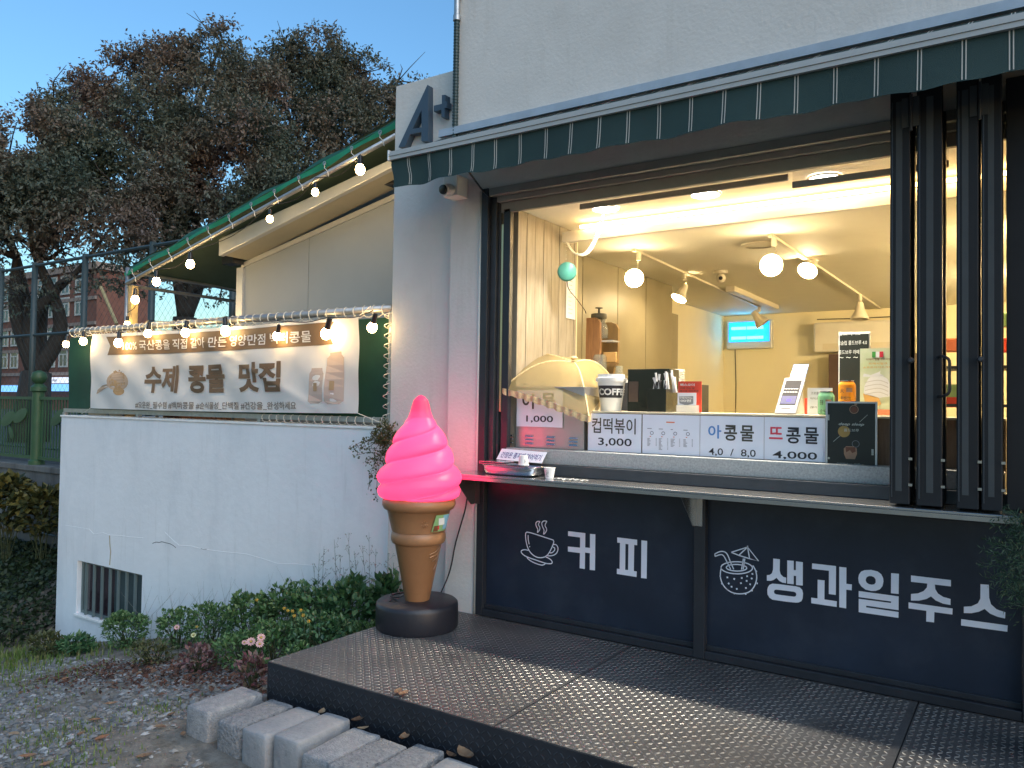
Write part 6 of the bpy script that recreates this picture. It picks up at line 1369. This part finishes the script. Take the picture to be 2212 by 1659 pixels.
# ---- ceiling beam, tube, downlights
Yb_ = .68; zbm0, zbm1 = P(Yb_, 1225, 523)[2], P(Yb_, 1225, 500)[2]
bm_ = thing('ceiling_beam', (1.6, Yb_, zbm0), 'white wooden beam with a warm tube lamp along its top', 'beam')
MB().box((P(Yb_, 1214, 510)[0], Yb_, zbm0), (4.0, Yb_+.05, zbm1)).build('beam', m_ceil, bm_, bevel=.003)
m_tube = mat('lit_warm_tube', (1, .9, .7), .3, var=0, emit=13*LS, ecol=(1, .60, .22))
xt0 = P(Yb_-.03, 1254, 492)[0]
MB().tube([(xt0, Yb_-.03, zbm1+.012), (3.95, Yb_-.03, zbm1+.012)], .013, 12).build('lamp_tube', m_tube, bm_)
m_dl = mat('lit_downlight', (1, 1, 1), .3, var=0, emit=22*LS, ecol=(1, .95, .85))
for i, (x, y, lb) in enumerate(((1308, 449, 'round lit downlight behind the bead chain'), (1524, 418, 'round lit downlight in the middle above the beam'), (1773, 372, 'round lit downlight seen through the plastic strip at the right'))):
    c_ = on(2, ZC, x, y)
    if c_[1] < .38: c_[1] = .385
    t = thing('downlight', (c_[0], c_[1], ZC-.02), lb, 'ceiling lamp', 'round downlights over the window')
    MB().lathe([(.085, ZC-.012), (.092, ZC-.012), (.095, ZC-.002), (.085, ZC-.002)], (c_[0], c_[1], 0), 32, cap=False).build('lamp_ring', m_trim, t, auto=40); MB().lathe([(.083, ZC-.008), (.083, ZC-.004)], (c_[0], c_[1], 0), 32).build('diffuser', m_dl, t)
    la = bpy.data.lights.new('downlight_lamp', 'AREA'); la.shape = 'DISK'; la.size = .15; la.energy = 9*LS; la.color = (1, .90, .74); la.spread = R_(105)
    lo = bpy.data.objects.new('downlight_lamp', la); COL.objects.link(lo); lo.parent = t; lo.location = (0, 0, .002)
# clear roll-up strips with bars under the lintel
m_film = mat('clear_vinyl', (.78, .74, .68), .12, var=0, alpha=.10)
for i, (xa_, xb_, lb) in enumerate(((1254, 1703, 'long clear vinyl screen with a grey bottom bar under the lintel'), (1712, 2050, 'short clear vinyl screen with a grey bottom bar at the right'))):
    Yv_ = .17; a_ = P(Yv_, xa_, 420)[0]; b_ = P(Yv_, xb_, 380)[0]; t = thing('vinyl_screen', ((a_+b_)/2, Yv_, 2.85), lb, 'screen', 'rolled clear vinyl screens')
    zbar = P(Yv_, (1703, 1712)[i], (388, 405)[i])[2]; MB().box((a_, Yv_-.002, zbar+.03), (b_, Yv_, 3.09)).build('film', m_film, t); MB().box((a_, Yv_-.012, zbar-.006), (b_, Yv_+.008, zbar+.03)).build('bottom_bar', mat('grey_plastic_bar', (.22, .21, .19), .4), t, bevel=.003)
# bead chains
bch = thing('bead_chain', (.35, .3, 2.6), 'looped strings of clear beads hanging from the beam end', 'chain')
M = MB()
cp = smoothpts([P(.30, 1308, 432), P(.32, 1300, 470), P(.4, 1283, 520), P(.5, 1262, 548), P(.6, 1238, 545), P(.7, 1222, 520), P(.8, 1219, 505)], 9)
for off in (0, .014):
    for p_ in cp: M.sphere(np.array(p_)+[off, 0, -off*.5], .007, 6, 4)
for p_ in smoothpts([P(.8, 1226, 512), P(.8, 1222, 560), P(.8, 1224, 600), P(.8, 1214, 618), P(.8, 1208, 600)], 6): M.sphere(p_, .007, 6, 4)
M.build('beads', mat('clear_beads', (.75, .72, .62), .15, var=0), bch, kind='stuff')
M = MB(); q = P(.28, 1308, 426); M.box((q[0]-.02, .25, q[2]-.02), (q[0]+.02, .29, q[2]+.06)).build('chain_bracket', m_clear, bch)
# round teal speaker
c_ = P(.55, 1225, 587); r_ = 21/FPX*float((c_-CAM) @ _F)
t = thing('round_speaker', c_, 'round teal speaker hanging by the wood plank wall', 'speaker'); ax_ = CAM-c_; ax_[2] = 0; ax_ /= np.linalg.norm(ax_)
MB().lathe([(r_*.8, -.03), (r_*.97, -.02), (r_, 0), (r_*.97, .015), (r_*.85, .022), (.001, .026)], c_, 36, axis=ax_).build('speaker_body', mat('teal_plastic', (.09, .36, .31), .4, var=.04), t, smooth=True)
MB().tube(smoothpts([P(.56, 1225, 608), P(.60, 1229, 625), P(.72, 1245, 645), P(.88, 1262, 668), P(.9, 1266, 677)], 4), .003, 5).build('speaker_cord', m_gloss, t)
# notice papers on the plank wall
o = MB().box((.200, P_ := .80, 2.30), (.203, .94, 2.66)).build('wall_notice', m_paper); tag(o, 'white notice sheet pinned on the plank wall behind the speaker', 'notice')
M = MB()
for k in range(9): M.box((.2035, .83, 2.34+k*.03), (.204, .83+random.uniform(.04, .09), 2.343+k*.03))
M.build('notice_print', m_grey, o)
# ---- track rails and spots
m_wspot = mat('white_lamp_metal', (.66, .62, .52), .45, var=.03); m_spot = mat('lit_spot', (1, .9, .7), .3, var=0, emit=58*LS, ecol=(1, .76, .42))
def rail(p0, p1, lb):
    a_, b_ = on(2, ZC, *p0), on(2, ZC, *p1); d = b_-a_; t = thing('track_rail', (a_+b_)/2, lb, 'rail', 'lighting tracks on the ceiling'); n_ = np.cross(d, [0, 0, 1]); n_ /= np.linalg.norm(n_)
    MB().obox(a_-n_*.018-[0, 0, .022], d, n_*.036, (0, 0, .020)).build('track', m_wspot, t); return a_, b_
ra, rb = rail((1368, 537), (1640, 662), 'left white lighting track on the ceiling'); rc_, rd = rail((1664, 505), (1900, 664), 'right white lighting track on the ceiling')
def spot(base_px, lamp_px, rpx, axis, lit, lb, off=0):
    bpt = on(2, ZC-.02, *base_px); Y = bpt[1]; c_ = P(Y, *lamp_px); dpt = float((c_-CAM) @ _F); r_ = rpx/FPX*dpt; t = thing('track_spotlight', bpt, lb, 'spotlight', 'spotlights on the tracks')
    ax = np.array(axis, float); ax /= np.linalg.norm(ax); MB().tube([bpt, bpt-[0, 0, .07]], .02, 10).build('adapter', m_wspot, t)
    bk = c_-ax*r_*1.9; MB().tube([bpt-[0, 0, .06], (bpt+bk)/2+[.02, 0, 0], bk], .006, 6).build('arm', m_wspot, t)
    MB().lathe([(r_*.32, -r_*2.0), (r_*.42, -r_*1.6), (r_*.55, -r_*1.0), (r_*.92, -r_*.25), (r_*1.0, 0), (r_*.93, .0), (r_*.8, -r_*.2), (r_*.3, -r_*.6)], c_, 24, axis=ax, cap=False).build('lamp_shade', m_wspot, t, smooth=True)
    if lit: MB().lathe([(.001, r_*lit), (r_*.45, r_*lit*.85), (r_*.8, r_*lit*.4), (r_*.93, -r_*.05), (r_*.6, -r_*.5), (.001, -r_*.6)], c_, 24, axis=ax, cap=False).build('lamp_bulb', m_spot, t, smooth=True)
    return c_
tocam = lambda c: (CAM-c)/np.linalg.norm(CAM-c)
spot((1380, 545), (1370, 601), 21, (.45, -.85, -.15), .5, 'lit spotlight nearest the cabinet panels facing the window')
spot((1478, 590), (1466, 645), 18, (-.25, -.35, -.75), .2, 'lit spotlight tilted downward, second on the left track')
spot((1672, 512), (1666, 573), 25, (.15, -.95, -.2), .5, 'biggest lit spotlight at the start of the right track')
spot((1748, 563), (1744, 585), 22, (-.15, -.6, -.55), .3, 'lit spotlight close to the ceiling on the right track')
spot((1640, 662), (1648, 700), 17, (.55, .1, -.75), False, 'unlit spotlight in front of the blue insect lamp'); spot((1858, 636), (1857, 690), 19, (0, -.1, -1), False, 'unlit white spotlight hanging straight down by the wall unit')
m_spot2 = mat('back_wall_fill_spot', (1, .9, .7), .3, var=0, emit=1350*LS, ecol=(1, .74, .38))  # strength raised to brighten the back wall
e_, f_ = np.array([3.35, 1.6, ZC]), np.array([3.35, 4.6, ZC])
t = thing('track_rail', (3.35, 3, ZC), 'lighting track hidden behind the folded door leaves', 'rail', 'lighting tracks on the ceiling'); MB().box((3.332, 1.6, ZC-.022), (3.368, 4.6, ZC-.002)).build('track', m_wspot, t)
for Y_, lb in ((2.2, 'lit spotlight glimpsed through the slot between the door leaves'), (4.2, 'added unseen spotlight behind the last folded door leaf')):  # the far spot is unseen, added as fill for the back wall
    t = thing('track_spotlight', (3.35, Y_, ZC-.02), lb, 'spotlight', 'spotlights on the tracks'); c_ = np.array([3.33, Y_, 2.72])
    MB().tube([(3.35, Y_, ZC-.02), (3.35, Y_, 2.80)], .012, 8).build('arm', m_wspot, t); ax = np.array([-.2, .5, -.8]); ax /= np.linalg.norm(ax)
    MB().lathe([(.02, -.12), (.03, -.09), (.055, -.02), (.06, 0), (.055, .0), (.02, -.05)], c_, 20, axis=ax, cap=False).build('lamp_shade', m_wspot, t, smooth=True); MB().sphere(c_-ax*.01, .052, 16, 10).build('lamp_bulb', m_spot2, t, smooth=True)
# insect lamp
Yi = 6.80; ia_, ib_ = P(Yi, 1571, 694), P(Yi, 1668, 752); il = thing('insect_lamp', ((ia_[0]+ib_[0])/2, Yi, ib_[2]), 'glowing blue insect trap lamp on the back wall', 'lamp')
m_uv = mat('lit_blue_tube', (.1, .7, 1), .3, var=0, emit=4.5*LS, ecol=(.05, .62, 1)); m_uvb = mat('blue_lit_reflector', (.05, .40, .85), .3, var=0, emit=.7*LS, ecol=(.0, .38, 1))
MB().box((ia_[0], Yi-.02, ib_[2]), (ib_[0], Yi+.069, ia_[2])).build('housing', m_trim, il, bevel=.01); dx, dz = ib_[0]-ia_[0], ia_[2]-ib_[2]
MB().box((ia_[0]+dx*.05, Yi-.026, ib_[2]+dz*.24), (ib_[0]-dx*.05, Yi-.021, ia_[2]-dz*.06)).build('reflector', m_uvb, il)
for u0, u1 in ((.12, .44), (.47, .82)):
    for v_ in (.38, .72): MB().tube([(ia_[0]+dx*u0, Yi-.04, ib_[2]+dz*v_), (ia_[0]+dx*u1, Yi-.04, ib_[2]+dz*v_)], .022, 10).build('blue_tube', m_uv, il)
MB().tube([P(6.86, 1588, 754), P(6.86, 1590, 830), P(6.86, 1589, 900)], .006, 5).build('power_cord', m_olive, il)
# air conditioner
a_, b_ = P(6.62, 1757, 697), P(6.62, 1935, 757); ac = thing('air_conditioner', ((a_[0]+b_[0])/2, 6.7, b_[2]), 'cream wall air conditioner behind the menu board', 'air conditioner')
MB().box((a_[0], 6.62, b_[2]), (b_[0]+.2, 6.868, a_[2])).build('housing', m_ivory, ac, bevel=.03, seg=3); MB().box((a_[0]+.12, 6.612, b_[2]+.03), (b_[0]+.1, 6.622, b_[2]+.11)).build('outlet_flap', m_wspot, ac)
MB().tube([P(6.86, 1765, 690), P(6.80, 1850, 688), P(6.86, 1925, 684)], .006, 5).build('cable', m_olive, ac)
# dark cabinet below it
a_, b_ = P(6.5, 1790, 765), P(6.5, 1812, 840); o = MB().box((a_[0], 6.5, .25), (a_[0]+1.0, 6.86, a_[2])).build('dark_shelf_unit', mat('plum_brown_board', (.09, .055, .05), .6)); tag(o, 'dark brown shelf unit below the air conditioner', 'cabinet')
# dome cameras, vent, ceiling lamp box
for (x, y, r_px, lb) in ((1557, 585, 14, 'white dome camera on the ceiling between the tracks'),):
    c_ = on(2, ZC, x, y); s_ = 1.6*r_px/FPX*float((c_-CAM) @ _F)/1.6; t = thing('dome_camera', c_, lb, 'camera')
    MB().lathe([(s_*1.1, -.03), (s_*1.1, -.002)], c_, 24).build('mount', m_wspot, t, auto=40); MB().sphere(c_-[0, 0, .07], s_*.75, 18, 12).build('camera_ball', m_wspot, t, smooth=True)
    e_ = c_-[0, 0, .07]+tocam(c_)*s_*.74; MB().lathe([(s_*.3, -.01), (s_*.3, .006), (.001, .008)], e_, 16, axis=tocam(c_)).build('lens', m_gloss, t)
c_ = on(2, ZC, 1640, 528); t = MB().lathe([(.12, -.012), (.14, -.012), (.145, -.002), (.12, -.002)], c_, 32, cap=False).build('ceiling_vent_ring', m_wspot, None); tag(t, 'flat ring vent on the ceiling beside the right track', 'vent')
a_, b_ = on(2, ZC, 1548, 620), on(2, ZC, 1697, 680); d = b_-a_; n_ = np.cross(d, [0, 0, 1]); n_ /= np.linalg.norm(n_)
t = thing('ceiling_batten_lamp', (a_+b_)/2, 'long unlit batten lamp behind the left track', 'ceiling lamp'); a_ = a_+n_*.1
MB().obox(a_-[0, 0, .06], d*.62, n_*.10, (0, 0, .058)).build('housing', m_wspot, t, bevel=.004)
# colourful goods glimpsed between the door leaves
for i, (px_, py_, s_, m_, lb) in enumerate(((2043, 745, .05, m_oranp, 'orange packet glimpsed between the door leaves'), (2043, 845, .05, m_lab_g, 'green packet glimpsed above the handle'), (2043, 868, .04, m_redc, 'red packet glimpsed beside the handle'), (2178, 690, .05, m_lab_g, 'green packet glimpsed right of the last leaf'), (2178, 745, .05, m_redc, 'red packet glimpsed right of the last leaf'))):
    c_ = P(2.2, px_, py_); o = MB().box((c_[0]-.12, 2.2, c_[2]-s_), (c_[0]+.12, 2.3, c_[2]+s_)).build('snack_packet', m_, bevel=.01); tag(o, lb, 'packet')
x0 = P(2.15, 2025, 800)[0]; sr = thing('snack_rack', (x0+.4, 2.3, .25), 'dark rack of packets behind the folded door leaves', 'rack')
for z in (.9, 1.5, 1.68, 1.95): MB().box((x0, 2.1, z), (x0+1.0, 2.5, z+.02)).build('rack_shelf', m_dark, sr)
for xx in (x0, x0+1.0): MB().box((xx, 2.1, .25), (xx+.02, 2.5, 2.0)).build('rack_side', m_dark, sr)
